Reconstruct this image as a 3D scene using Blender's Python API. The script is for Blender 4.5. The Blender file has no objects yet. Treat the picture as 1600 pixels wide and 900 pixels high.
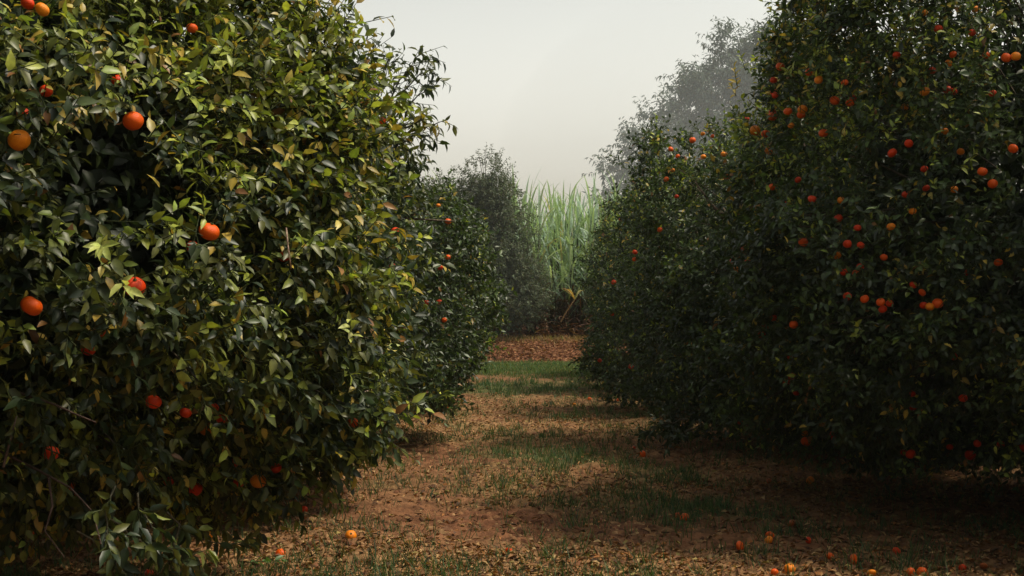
import bpy, math, random
import numpy as np
from mathutils import Vector

random.seed(7)
RNG = np.random.default_rng(7)
R = math.radians
scene = bpy.context.scene
COL = scene.collection

# ------------------------------------------------------------------ camera
EYE = 1.6            # eye height, m
FPX = 2000.0         # focal length in pixels of the 1600 px wide photograph
HOR = 468.0          # horizon row in the photograph
cam_data = bpy.data.cameras.new("camera")
cam_data.sensor_width = 36.0
cam_data.lens = 36.0 * FPX / 1600.0
cam_data.clip_start = 0.05
cam_data.clip_end = 2000.0
cam_data.shift_y = (HOR - 450.0) / 1600.0
cam = bpy.data.objects.new("camera", cam_data)
cam.location = (0, 0, EYE)
cam.rotation_euler = (R(90), 0, 0)
COL.objects.link(cam)
scene.camera = cam

# ------------------------------------------------------------------ sky, sun, exposure
SUN_ELEV, SUN_AZ = R(62), R(92)        # azimuth clockwise from +Y (the way the camera looks)
SKY_STRENGTH, SUN_STRENGTH, HAZE = 0.10, 4.4, 0.00045
world = bpy.data.worlds.new("World")
scene.world = world
world.use_nodes = True
nt = world.node_tree
for n in list(nt.nodes):
    nt.nodes.remove(n)
sky = nt.nodes.new("ShaderNodeTexSky")
sky.sky_type = 'NISHITA'
sky.sun_disc = False
sky.sun_elevation = SUN_ELEV
sky.sun_rotation = SUN_AZ
sky.air_density = 1.2
sky.dust_density = 6.0
sky.ozone_density = 1.0
hs = nt.nodes.new("ShaderNodeHueSaturation")
hs.inputs["Saturation"].default_value = 0.22
tint = nt.nodes.new("ShaderNodeMix")
tint.data_type = 'RGBA'
tint.blend_type = 'MULTIPLY'
tint.inputs[0].default_value = 1.0
# turbid air: the sky is brightest in a broad band above the horizon and duller overhead
wtc = nt.nodes.new("ShaderNodeTexCoord")
sep = nt.nodes.new("ShaderNodeSeparateXYZ")
nt.links.new(wtc.outputs["Generated"], sep.inputs[0])
ramp = nt.nodes.new("ShaderNodeValToRGB")
els = ramp.color_ramp.elements
els[0].position, els[0].color = 0.0, (1.54, 1.41, 1.20, 1)
els[1].position, els[1].color = 1.0, (.40, .39, .36, 1)
for pos, c in ((.06, (1.36, 1.275, 1.11, 1)), (.25, (.79, .78, .70, 1)), (.55, (.36, .355, .33, 1))):
    e = els.new(pos); e.color = c
nt.links.new(sep.outputs["Z"], ramp.inputs[0])
gain = nt.nodes.new("ShaderNodeVectorMath"); gain.operation = 'SCALE'; gain.inputs["Scale"].default_value = 3.4
nt.links.new(ramp.outputs[0], gain.inputs[0])
nt.links.new(gain.outputs[0], tint.inputs[7])
bg = nt.nodes.new("ShaderNodeBackground")
bg.inputs["Strength"].default_value = SKY_STRENGTH
wo = nt.nodes.new("ShaderNodeOutputWorld")
nt.links.new(sky.outputs[0], hs.inputs["Color"])
nt.links.new(hs.outputs[0], tint.inputs[6])
nt.links.new(tint.outputs[2], bg.inputs["Color"])
nt.links.new(bg.outputs[0], wo.inputs["Surface"])

sd = bpy.data.lights.new("sun", 'SUN')
sd.energy = SUN_STRENGTH
sd.angle = R(7)
sd.color = (1.0, 0.89, 0.70)
sun = bpy.data.objects.new("sun", sd)
sdir = Vector((math.cos(SUN_ELEV) * math.sin(SUN_AZ), math.cos(SUN_ELEV) * math.cos(SUN_AZ), math.sin(SUN_ELEV)))
sun.rotation_euler = sdir.to_track_quat('Z', 'Y').to_euler()
sun.location = (30, 5, 60)
COL.objects.link(sun)

vs = scene.view_settings
vs.view_transform = 'Standard'
vs.look = 'None'
vs.gamma = 1.0
vs.use_curve_mapping = False
vs.exposure = -0.24
cy = scene.cycles
cy.use_denoising = True
cy.max_bounces = 6
cy.diffuse_bounces = 3
cy.glossy_bounces = 2
cy.transmission_bounces = 3
cy.volume_bounces = 1
cy.transparent_max_bounces = 4
cy.sample_clamp_indirect = 4.0

# ------------------------------------------------------------------ helpers
def at(px, py, d):
    """The point at depth d seen at a pixel of the 1600 x 900 photograph."""
    return np.array([(px - 800.0) / FPX * d, d, EYE + (HOR - py) / FPX * d])

def on_ground(px, py):
    d = EYE * FPX / (py - HOR)
    return np.array([(px - 800.0) / FPX * d, d, 0.0])

def unit(v):
    return v / np.maximum(np.linalg.norm(v, axis=-1, keepdims=True), 1e-9)

def _hash(ix, iy, iz, seed):
    h = (ix * 374761393 + iy * 668265263 + iz * 2147483647 + seed * 974634777) & 0xffffffff
    h = ((h ^ (h >> 13)) * 1274126177) & 0xffffffff
    h = h ^ (h >> 16)
    return (h & 0xffff) / 32767.5 - 1.0

def noise(p, seed=0):
    """Value noise in -1..1 for points (n, 3)."""
    p = np.asarray(p, float)
    i = np.floor(p).astype(np.int64)
    f = p - i
    f = f * f * (3 - 2 * f)
    out = 0
    for dx in (0, 1):
        for dy in (0, 1):
            for dz in (0, 1):
                w = (f[:, 0] if dx else 1 - f[:, 0]) * (f[:, 1] if dy else 1 - f[:, 1]) * (f[:, 2] if dz else 1 - f[:, 2])
                out = out + w * _hash(i[:, 0] + dx, i[:, 1] + dy, i[:, 2] + dz, seed)
    return out

def tag(o, label=None, cat=None, group=None, kind=None):
    if label: o["label"] = label
    if cat: o["category"] = cat
    if group: o["group"] = group
    if kind: o["kind"] = kind
    return o

def link(name, data, parent=None, loc=None):
    o = bpy.data.objects.new(name, data)
    COL.objects.link(o)
    if loc is not None: o.location = loc
    if parent is not None: o.parent = parent
    return o

def make_mesh(name, V, T, cols=None, mats=(), mat_idx=None, smooth=True):
    """A triangle mesh straight from arrays."""
    me = bpy.data.meshes.new(name)
    V = np.asarray(V, np.float32); T = np.asarray(T, np.int32)
    me.vertices.add(len(V)); me.vertices.foreach_set("co", V.ravel())
    k = T.shape[1]
    me.loops.add(T.size); me.loops.foreach_set("vertex_index", T.ravel())
    me.polygons.add(len(T)); me.polygons.foreach_set("loop_start", np.arange(0, T.size, k, dtype=np.int32))
    for m in mats: me.materials.append(m)
    if mat_idx is not None: me.polygons.foreach_set("material_index", np.asarray(mat_idx, np.int32))
    me.update(calc_edges=True)
    if smooth: me.polygons.foreach_set("use_smooth", np.ones(len(T), dtype=bool))
    if cols is not None:
        a = me.color_attributes.new("tint", 'FLOAT_COLOR', 'POINT')
        c = np.ones((len(V), 4), np.float32); c[:, :3] = cols
        a.data.foreach_set("color", c.ravel())
    return me

class Soup:
    """Collects vertices, triangles, colours and material slots of ONE mesh."""
    def __init__(self): self.V, self.T, self.C, self.M, self.n = [], [], [], [], 0
    def add(self, V, T, C, m=0):
        V = np.asarray(V).reshape(-1, 3); T = np.asarray(T).reshape(-1, 3)
        if not len(T): return
        C = np.broadcast_to(np.asarray(C, float), (len(V), 3))
        self.V.append(V); self.T.append(T + self.n); self.C.append(C); self.M.append(np.full(len(T), m)); self.n += len(V)
    def mesh(self, name, mats, smooth=True):
        return make_mesh(name, np.concatenate(self.V), np.concatenate(self.T), np.concatenate(self.C), mats, np.concatenate(self.M), smooth)

def leaf_soup(P, D, N, L, W, col, lod=2, fold=0.18, arch=0.22):
    """Leaves from base points, directions and upper-side normals. lod 2: midrib, folded and arched blade with a point; lod 1: folded diamond."""
    n = len(P)
    D = unit(D); S = unit(np.cross(D, N)); N = np.cross(S, D)
    L = np.broadcast_to(L, n)[:, None]; W = np.broadcast_to(W, n)[:, None] * 0.5
    def pt(t, s, lift):
        return P + D * L * t + S * W * s + N * (lift * W - arch * L * t * t)
    if lod == 2:
        rows = [pt(0, 0, 0), pt(.3, -.92, fold * 2), pt(.3, 0, 0), pt(.3, .92, fold * 2), pt(.64, -.78, fold * 2), pt(.64, 0, 0), pt(.64, .78, fold * 2), pt(1, 0, 0)]
        tris = [(0, 2, 1), (0, 3, 2), (1, 2, 5), (1, 5, 4), (2, 3, 6), (2, 6, 5), (4, 5, 7), (5, 6, 7)]
        shade = [.9, 1, 1.12, 1, 1, 1.12, 1, .95]
    else:
        rows = [pt(0, 0, 0), pt(.42, -1, fold * 2), pt(.42, 1, fold * 2), pt(1, 0, 0)]
        tris = [(0, 3, 1), (0, 2, 3)]
        shade = [1, 1, 1, 1]
    k = len(rows)
    V = np.stack(rows, 1)
    T = np.arange(n)[:, None, None] * k + np.array(tris)[None]
    C = col[:, None, :] * np.array(shade)[None, :, None]
    return V.reshape(-1, 3), T.reshape(-1, 3), C.reshape(-1, 3)

def prisms(P0, P1, r0, r1, k=3):
    """Straight tapered twigs, k-sided."""
    P0 = np.asarray(P0); P1 = np.asarray(P1); n = len(P0)
    d = unit(P1 - P0)
    ref = np.where(np.abs(d[:, 2:3]) > .9, np.array([[1., 0, 0]]), np.array([[0, 0, 1.]]))
    a = unit(np.cross(d, ref)); b = np.cross(d, a)
    r0 = np.broadcast_to(r0, n)[:, None]; r1 = np.broadcast_to(r1, n)[:, None]
    rows = []
    for P, r in ((P0, r0), (P1, r1)):
        for i in range(k):
            t = 2 * math.pi * i / k
            rows.append(P + (a * math.cos(t) + b * math.sin(t)) * r)
    V = np.stack(rows, 1)
    tr = []
    for i in range(k):
        j = (i + 1) % k
        tr += [(i, j, k + j), (i, k + j, k + i)]
    T = np.arange(n)[:, None, None] * (2 * k) + np.array(tr)[None]
    return V.reshape(-1, 3), T.reshape(-1, 3)

def tube(path, radii, k=7, cap=True):
    path = np.asarray(path, float); n = len(path)
    d = unit(np.gradient(path, axis=0))
    a = unit(np.cross(d, np.where(np.abs(d[:, 2:3]) > .9, np.array([[1., 0, 0]]), np.array([[0, 0, 1.]]))))
    for i in range(1, n):                       # keep the ring from twisting
        v = a[i - 1] - d[i] * (a[i - 1] @ d[i]); a[i] = v / max(np.linalg.norm(v), 1e-9)
    b = np.cross(d, a)
    th = np.linspace(0, 2 * math.pi, k, endpoint=False)
    V = path[:, None] + (a[:, None] * np.cos(th)[None, :, None] + b[:, None] * np.sin(th)[None, :, None]) * np.asarray(radii, float)[:, None, None]
    V = V.reshape(-1, 3); T = []
    for i in range(n - 1):
        for j in range(k):
            p, q = i * k + j, i * k + (j + 1) % k
            T += [(p, q, q + k), (p, q + k, p + k)]
    if cap:
        V = np.vstack([V, path[-1:]]); c = len(V) - 1
        T += [((n - 1) * k + j, (n - 1) * k + (j + 1) % k, c) for j in range(k)]
    return V, np.array(T)

def wander(p0, p1, n=6, amp=.06, sag=0.0, rng=RNG):
    t = np.linspace(0, 1, n)[:, None]
    p = np.asarray(p0) * (1 - t) + np.asarray(p1) * t
    off = rng.normal(0, amp, (n, 3)); off[0] = 0; off[-1] = 0
    p = p + off
    p[:, 2] += sag * (4 * t[:, 0] * (1 - t[:, 0]))
    return p

# ------------------------------------------------------------------ materials
def new_mat(name):
    m = bpy.data.materials.new(name); m.use_nodes = True
    t = m.node_tree
    for n in list(t.nodes): t.nodes.remove(n)
    out = t.nodes.new("ShaderNodeOutputMaterial")
    return m, t, out

def leaf_material(name, rough=.42, spec=.36, trans=.22, under=1.5):
    m, t, out = new_mat(name)
    att = t.nodes.new("ShaderNodeAttribute"); att.attribute_name = "tint"
    geo = t.nodes.new("ShaderNodeNewGeometry")
    nz = t.nodes.new("ShaderNodeTexNoise"); nz.inputs["Scale"].default_value = 35
    tc = t.nodes.new("ShaderNodeTexCoord"); t.links.new(tc.outputs["Object"], nz.inputs["Vector"])
    vr = t.nodes.new("ShaderNodeMapRange"); vr.inputs[1].default_value = .3; vr.inputs[2].default_value = .7
    vr.inputs[3].default_value = .75; vr.inputs[4].default_value = 1.25
    t.links.new(nz.outputs["Fac"], vr.inputs[0])
    mul = t.nodes.new("ShaderNodeVectorMath"); mul.operation = 'SCALE'
    t.links.new(att.outputs["Color"], mul.inputs[0]); t.links.new(vr.outputs[0], mul.inputs["Scale"])
    pal = t.nodes.new("ShaderNodeMix"); pal.data_type = 'RGBA'; pal.blend_type = 'MULTIPLY'
    pal.inputs[7].default_value = (under, under, under * 1.1, 1)      # the pale underside of the blade
    t.links.new(geo.outputs["Backfacing"], pal.inputs[0]); t.links.new(mul.outputs[0], pal.inputs[6])
    p = t.nodes.new("ShaderNodeBsdfPrincipled")
    t.links.new(pal.outputs[2], p.inputs["Base Color"])
    p.inputs["Roughness"].default_value = rough
    p.inputs["Specular IOR Level"].default_value = spec
    tr = t.nodes.new("ShaderNodeBsdfTranslucent")
    tl = t.nodes.new("ShaderNodeVectorMath"); tl.operation = 'MULTIPLY'; tl.inputs[1].default_value = (1.6, 1.7, .7)
    t.links.new(mul.outputs[0], tl.inputs[0]); t.links.new(tl.outputs[0], tr.inputs["Color"])
    mx = t.nodes.new("ShaderNodeMixShader"); mx.inputs[0].default_value = trans
    t.links.new(p.outputs[0], mx.inputs[1]); t.links.new(tr.outputs[0], mx.inputs[2])
    t.links.new(mx.outputs[0], out.inputs["Surface"])
    return m

def tinted_matte(name, rough=.85, spec=.2, scale=18.0, lo=.6, hi=1.4, bump=.4, bump_scale=60.0):
    """Takes its colour from the mesh and breaks it up with noise."""
    m, t, out = new_mat(name)
    att = t.nodes.new("ShaderNodeAttribute"); att.attribute_name = "tint"
    tc = t.nodes.new("ShaderNodeTexCoord")
    nz = t.nodes.new("ShaderNodeTexNoise"); nz.inputs["Scale"].default_value = scale; nz.inputs["Detail"].default_value = 5
    t.links.new(tc.outputs["Object"], nz.inputs["Vector"])
    vr = t.nodes.new("ShaderNodeMapRange"); vr.inputs[1].default_value = .3; vr.inputs[2].default_value = .7
    vr.inputs[3].default_value = lo; vr.inputs[4].default_value = hi
    t.links.new(nz.outputs["Fac"], vr.inputs[0])
    mul = t.nodes.new("ShaderNodeVectorMath"); mul.operation = 'SCALE'
    t.links.new(att.outputs["Color"], mul.inputs[0]); t.links.new(vr.outputs[0], mul.inputs["Scale"])
    p = t.nodes.new("ShaderNodeBsdfPrincipled")
    p.inputs["Roughness"].default_value = rough; p.inputs["Specular IOR Level"].default_value = spec
    t.links.new(mul.outputs[0], p.inputs["Base Color"])
    if bump:
        n2 = t.nodes.new("ShaderNodeTexNoise"); n2.inputs["Scale"].default_value = bump_scale; n2.inputs["Detail"].default_value = 4
        t.links.new(tc.outputs["Object"], n2.inputs["Vector"])
        bp = t.nodes.new("ShaderNodeBump"); bp.inputs["Strength"].default_value = bump; bp.inputs["Distance"].default_value = .02
        t.links.new(n2.outputs["Fac"], bp.inputs["Height"]); t.links.new(bp.outputs[0], p.inputs["Normal"])
    t.links.new(p.outputs[0], out.inputs["Surface"])
    return m

def orange_material(name, col, blush):
    m, t, out = new_mat(name)
    tc = t.nodes.new("ShaderNodeTexCoord")
    nz = t.nodes.new("ShaderNodeTexNoise"); nz.inputs["Scale"].default_value = 9; nz.inputs["Detail"].default_value = 3
    t.links.new(tc.outputs["Object"], nz.inputs["Vector"])
    mx = t.nodes.new("ShaderNodeMix"); mx.data_type = 'RGBA'
    mx.inputs[6].default_value = (*col, 1); mx.inputs[7].default_value = (*blush, 1)
    vr = t.nodes.new("ShaderNodeMapRange"); vr.inputs[1].default_value = .4; vr.inputs[2].default_value = .65
    t.links.new(nz.outputs["Fac"], vr.inputs[0]); t.links.new(vr.outputs[0], mx.inputs[0])
    vo = t.nodes.new("ShaderNodeTexVoronoi"); vo.inputs["Scale"].default_value = 260
    t.links.new(tc.outputs["Object"], vo.inputs["Vector"])
    bp = t.nodes.new("ShaderNodeBump"); bp.inputs["Strength"].default_value = .25; bp.inputs["Distance"].default_value = .002
    t.links.new(vo.outputs["Distance"], bp.inputs["Height"])
    p = t.nodes.new("ShaderNodeBsdfPrincipled")
    p.inputs["Roughness"].default_value = .42; p.inputs["Specular IOR Level"].default_value = .25
    p.inputs["Subsurface Weight"].default_value = .0
    t.links.new(mx.outputs[2], p.inputs["Base Color"]); t.links.new(bp.outputs[0], p.inputs["Normal"])
    t.links.new(p.outputs[0], out.inputs["Surface"])
    return m

M_LEAF = leaf_material("citrus_leaf")
M_BARK = tinted_matte("bark", scale=30, bump=.6)
M_FAR = leaf_material("far_leaf", rough=.6, spec=.25, trans=.2, under=1.3)
M_CANE = leaf_material("cane_leaf", rough=.5, spec=.3, trans=.3, under=1.1)
M_GRASS = leaf_material("grass_blade", rough=.6, spec=.2, trans=.3, under=1.0)
M_LITTER = leaf_material("dry_leaf", rough=.8, spec=.15, trans=.08, under=1.15)
M_GROUND = tinted_matte("soil", rough=.95, spec=.1, scale=9, lo=.45, hi=1.55, bump=1.0, bump_scale=30)
M_FRUIT = [orange_material("peel_gold", (.72, .19, .006), (.78, .25, .010)),
           orange_material("peel_orange", (.68, .078, .003), (.72, .11, .004)),
           orange_material("peel_red", (.58, .034, .003), (.64, .055, .003)),
           orange_material("peel_spoiled", (.38, .10, .02), (.22, .06, .02))]
# ------------------------------------------------------------------ ground
def blob(x, y, cx, cyy, sx, sy):
    return np.exp(-((x - cx) / sx) ** 2 - ((y - cyy) / sy) ** 2)

def patches(x, y):
    """How much dry litter, green grass and bare dark soil (with tree shade put into it) lies at ground points."""
    q = np.stack([x, y, 0 * x], 1)
    n1 = noise(q * .9, 3); n2 = noise(q * 2.6, 4); n3 = noise(q * np.array([1.1, .5, 1]), 5)
    lit = .40 + .30 * n1 + .30 * n2
    lit += 0.45 * blob(x, y, -1.3, 7.8, 1.3, 1.2) + .35 * blob(x, y, 1.1, 7.5, 1.4, .8) + .55 * blob(x, y, 1.9, 10.9, 1.2, .7)
    lit += .75 * blob(x, y, .6, 16.6, 3.2, 1.6) + .45 * blob(x, y, .7, 20.2, 3, .8) + .35 * blob(x, y, .2, 12.2, .8, .9)
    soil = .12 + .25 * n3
    soil += .9 * blob(x, y, -.75, 13.2, .75, .9) + .75 * blob(x, y, -.3, 9.4, 1.3, .75) + .45 * blob(x, y, 1.0, 9.0, .8, .5)  # dark red soil patches that also paint tree shadows across the lane
    gr = .03 + .42 * n2 + .30 * noise(q * np.array([.7, .45, 1]), 9)
    gr += .65 * blob(x, y, .65, 13.3, 1.0, .9) + .55 * blob(x, y, -.8, 11.2, .8, .5) + .4 * blob(x, y, 1.7, 12.3, .8, .5)
    gr += 1.0 * np.exp(-((y - 23.4) / 2.0) ** 2) + (.75 + .35 * n3) * np.exp(-((y - 30.0) / 2.7) ** 4) + .35 * blob(x, y, 0, 17.9, 2.5, .7) + .35 * blob(x, y, 1.3, 9.9, .7, .5)
    lit -= .6 * np.clip(gr, 0, 1); lit -= .7 * np.clip(soil - .2, 0, 1)
    return np.clip(lit, 0, 1), np.clip(gr, 0, 1), np.clip(soil, 0, 1)

def ground_height(x, y):
    q = np.stack([x, y, 0 * x], 1)
    fade = np.clip((40 - y) / 25, .15, 1)
    z = .022 * noise(q * 1.7, 11) + fade * (.018 * noise(q * 6, 12) + .020 * np.maximum(noise(q * 12, 13), -.2) + .012 * noise(q * 25, 14))
    return z - .02

def axis(parts):
    return np.unique(np.concatenate([np.arange(a, b, s) for a, b, s in parts]).round(4))

gx = axis([(-200, -30, 12), (-30, -6, 1.5), (-6, -3, .12), (-3, 5.2, .034), (5.2, 8, .12), (8, 30, 1.5), (30, 201, 12)])
gy = axis([(-40, 2, 3), (2, 6, .3), (6, 14.5, .034), (14.5, 22, .07), (22, 34, .14), (34, 60, 1), (60, 201, 8)])
X, Y = np.meshgrid(gx, gy)
x, y = X.ravel(), Y.ravel()
z = ground_height(x, y)
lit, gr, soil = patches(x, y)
q3 = np.stack([x, y, 0 * x], 1)
spk = noise(q3 * 15, 21)[:, None]
base = np.array([.160, .078, .038])
c = np.broadcast_to(base, (len(x), 3)).copy()
c = c + (np.array([.28, .165, .078]) - c) * (lit * np.clip(.75 + .5 * spk[:, 0], 0, 1))[:, None]
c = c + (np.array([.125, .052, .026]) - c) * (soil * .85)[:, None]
c = c + (np.array([.060, .085, .030]) - c) * (gr * .8)[:, None]
nx, ny = len(gx), len(gy)
ii = (np.arange(ny - 1)[:, None] * nx + np.arange(nx - 1)[None]).ravel()
quads = np.stack([ii, ii + 1, ii + nx + 1, ii + nx], 1)
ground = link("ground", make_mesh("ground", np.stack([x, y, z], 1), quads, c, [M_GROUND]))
tag(ground, kind="structure")

# low soil bank at the lane's end that carries the cane field
bx = axis([(-40, -8, .8), (-8, 10, .08), (10, 40.1, .8)])
by = np.concatenate([np.arange(32.6, 37, .06), np.arange(37, 60, 1.5)])
X, Y = np.meshgrid(bx, by); x, y = X.ravel(), Y.ravel()
q3 = np.stack([x, y, 0 * x], 1)
t = np.clip((y - 33.0 + .25 * noise(q3 * .8, 31)) / 2.7, 0, 1)
z = -.10 + .50 * t ** .8 + (t > 0) * (.05 * noise(q3 * 2.1, 32) + .035 * noise(q3 * 5.2, 33) + .02 * noise(q3 * 11, 34))
lit2 = np.clip(.35 + .5 * noise(q3 * 3.1, 35) + .35 * noise(q3 * 9, 36), 0, 1)
c = np.array([.120, .050, .028]) + (np.array([.18, .085, .042]) - np.array([.120, .050, .028])) * lit2[:, None]
nx, ny = len(bx), len(by)
ii = (np.arange(ny - 1)[:, None] * nx + np.arange(nx - 1)[None]).ravel()
bank = link("soil_bank", make_mesh("soil_bank", np.stack([x, y, z], 1), np.stack([ii, ii + 1, ii + nx + 1, ii + nx], 1), c, [M_GROUND]))
tag(bank, kind="structure")

def bank_height(y):
    return -.10 + .50 * np.clip((y - 33.0) / 2.7, 0, 1) ** .8

# dry leaves on the ground: nobody could count them
def scatter(n, x0, x1, y0, y1, rng):
    """Points over the ground, denser near the camera."""
    u = rng.random(n); y = 1 / (1 / y0 + (1 / y1 - 1 / y0) * u)
    w = rng.random(n)
    return x0 + (x1 - x0) * w, y

def pick(rng, choices, weights, n):
    w = np.array(weights, float); w /= w.sum()
    return np.array(choices)[rng.choice(len(choices), n, p=w)]

rng = np.random.default_rng(41)
xs, ys = scatter(150000, -4.2, 4.6, 6.3, 26, rng)
lit, gr, soil = patches(xs, ys)
under = np.maximum(np.clip((-xs - 1.0) * .8, 0, .6), np.clip((xs - 1.6) * .8, 0, .6))
keep = rng.random(len(xs)) < (.06 + .80 * lit ** 1.5 + .35 * under * (1 - .6 * soil)) * np.clip(1.25 - ys / 40, .3, 1)
xs, ys = xs[keep], ys[keep]; n = len(xs)
P = np.stack([xs, ys, ground_height(xs, ys) + rng.random(n) * .018 + .004], 1)
a = rng.random(n) * 6.283
D = np.stack([np.cos(a), np.sin(a), rng.normal(0, .28, n)], 1)
N = np.stack([rng.normal(0, .38, n), rng.normal(0, .38, n), np.ones(n)], 1)
cl = pick(rng, [(.32, .19, .085), (.23, .12, .055), (.40, .27, .13), (.15, .075, .038), (.30, .13, .045), (.085, .048, .03), (.26, .20, .07)], [24, 30, 7, 22, 11, 14, 5], n)
cl = cl * rng.uniform(.75, 1.2, (n, 1))
L = .02 + .05 * rng.random(n) ** 1.4
s = Soup(); s.add(*leaf_soup(P, D, N, L, L * rng.uniform(.4, .6, n), cl, lod=1, fold=.3, arch=.3))
# on the bank as well
n = 9000
xs = rng.uniform(-3, 5, n); ys = rng.uniform(33.1, 36.4, n)
P = np.stack([xs, ys, bank_height(ys) + .02 + rng.random(n) * .06], 1)
a = rng.random(n) * 6.283
D = np.stack([np.cos(a), np.sin(a), rng.normal(0, .3, n)], 1)
N = np.stack([rng.normal(0, .4, n), rng.normal(-.3, .4, n), np.ones(n)], 1)
cl = pick(rng, [(.23, .105, .05), (.16, .068, .034), (.30, .17, .08), (.11, .046, .025)], [30, 30, 12, 20], n) * rng.uniform(.75, 1.2, (n, 1))
L = rng.uniform(.06, .16, n)
s.add(*leaf_soup(P, D, N, L, L * .35, cl, lod=1, fold=.3, arch=.2))
tag(link("leaf_litter", s.mesh("leaf_litter", [M_LITTER], smooth=False)), "dry tan and brown fallen leaves covering the orchard floor", "leaf litter", kind="stuff")

# crumbly clods of soil
rng = np.random.default_rng(47)
xs, ys = scatter(48000, -4, 4.4, 6.3, 24, rng)
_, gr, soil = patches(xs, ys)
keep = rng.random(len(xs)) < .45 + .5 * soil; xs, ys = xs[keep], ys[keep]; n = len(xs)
rr = .006 + .030 * rng.random(n) ** 3.2
dirs = np.array([(1, 0, 0), (.31, .95, 0), (-.81, .59, 0), (-.81, -.59, 0), (.31, -.95, 0), (.1, .1, .85), (.45, .35, .6), (-.5, .1, .65), (.05, -.55, .6)])
tri = np.array([(0, 1, 6), (1, 2, 7), (2, 3, 7), (3, 4, 8), (4, 0, 8), (0, 6, 8), (1, 7, 6), (3, 8, 7), (5, 6, 7), (5, 7, 8), (5, 8, 6)])
V = np.stack([xs, ys, ground_height(xs, ys) - .003], 1)[:, None] + dirs[None] * rr[:, None, None] * rng.uniform(.65, 1.35, (n, 9, 1)) * np.stack([rng.uniform(.7, 1.4, n), rng.uniform(.7, 1.3, n), rng.uniform(.5, .95, n)], 1)[:, None]
T = np.arange(n)[:, None, None] * 9 + tri[None]
cc = pick(rng, [(.17, .085, .040), (.13, .058, .030), (.23, .135, .065), (.10, .050, .028)], [4, 3, 2, 2], n) * rng.uniform(.8, 1.2, (n, 1))
s = Soup(); s.add(V.reshape(-1, 3), T.reshape(-1, 3), np.repeat(cc, 9, 0))
tag(link("soil_crumbs", s.mesh("soil_crumbs", [M_GROUND], smooth=False)), "crumbly red brown clods strewn over the bare orchard soil", "soil clods", kind="stuff")

# grass
def blades(P, h, w, lean, col, rng):
    n = len(P); a = rng.random(n) * 6.283
    side = np.stack([np.cos(a), np.sin(a), 0 * a], 1)
    b = rng.random(n) * 6.283
    tip = np.stack([np.cos(b) * lean * h, np.sin(b) * lean * h, h], 1)
    mid = tip * .55; mid[:, 2] = h * .62
    w = w[:, None]
    V = np.stack([P - side * w, P + side * w, P + mid - side * w * .8, P + mid + side * w * .8, P + tip], 1)
    T = np.arange(n)[:, None, None] * 5 + np.array([(0, 1, 3), (0, 3, 2), (2, 3, 4)])[None]
    C = np.repeat(col[:, None], 5, 1) * np.array([.7, .7, 1, 1, 1.15])[None, :, None]
    return V.reshape(-1, 3), T.reshape(-1, 3), C.reshape(-1, 3)

s = Soup()
xs, ys = scatter(34000, -4, 4.4, 6.6, 33.2, rng)
_, gr, _ = patches(xs, ys)
keep = rng.random(len(xs)) < .045 + gr ** 1.1 * .75
xs, ys = xs[keep], ys[keep]
k = 7
X = np.repeat(xs, k) + rng.normal(0, .035, len(xs) * k); Yy = np.repeat(ys, k) + rng.normal(0, .035, len(xs) * k)
n = len(X)
hh = np.repeat(rng.uniform(.04, .15, len(xs)), k) * rng.uniform(.5, 1.2, n)
gc = pick(rng, [(.060, .115, .045), (.080, .135, .050), (.045, .090, .045), (.16, .15, .06)], [40, 30, 25, 8], n) * rng.uniform(.75, 1.2, (n, 1))
s.add(*blades(np.stack([X, Yy, ground_height(X, Yy) - .004], 1), hh, np.clip(.0016 + .00013 * Yy, .0016, .006), rng.uniform(.1, .9, n), gc, rng))
# the mown green strip before the bank
n = 60000
X = rng.uniform(-4, 6, n); Yy = rng.uniform(26.6, 33.3, n)
_, gr, _ = patches(X, Yy); keep = rng.random(n) < gr; X, Yy = X[keep], Yy[keep]; n = len(X)
gc = pick(rng, [(.085, .14, .045), (.11, .16, .052), (.065, .11, .04), (.20, .16, .065)], [40, 28, 20, 16], n) * rng.uniform(.75, 1.2, (n, 1))
s.add(*blades(np.stack([X, Yy, ground_height(X, Yy) - .004], 1), rng.uniform(.03, .09, n), np.full(n, .006), rng.uniform(.2, .9, n), gc, rng))
tag(link("grass", s.mesh("grass", [M_GRASS], smooth=False)), "thin green grass sprouting in patches along the orchard lane", "grass", kind="stuff")

s = Soup()
n = 9000
X = rng.uniform(-8, 10, n); Yy = 36.0 + rng.normal(0, .35, n)
gc = pick(rng, [(.30, .19, .075), (.22, .12, .055), (.13, .14, .05), (.36, .25, .11)], [30, 25, 25, 12], n) * rng.uniform(.75, 1.2, (n, 1))
s.add(*blades(np.stack([X, Yy, bank_height(Yy) - .01], 1), rng.uniform(.06, .26, n), np.full(n, .007), rng.uniform(.2, .9, n), gc, rng))
tag(link("dry_grass", s.mesh("dry_grass", [M_GRASS], smooth=False)), "dry straw coloured grass along the crest of the soil bank", "dry grass", kind="stuff")

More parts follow.
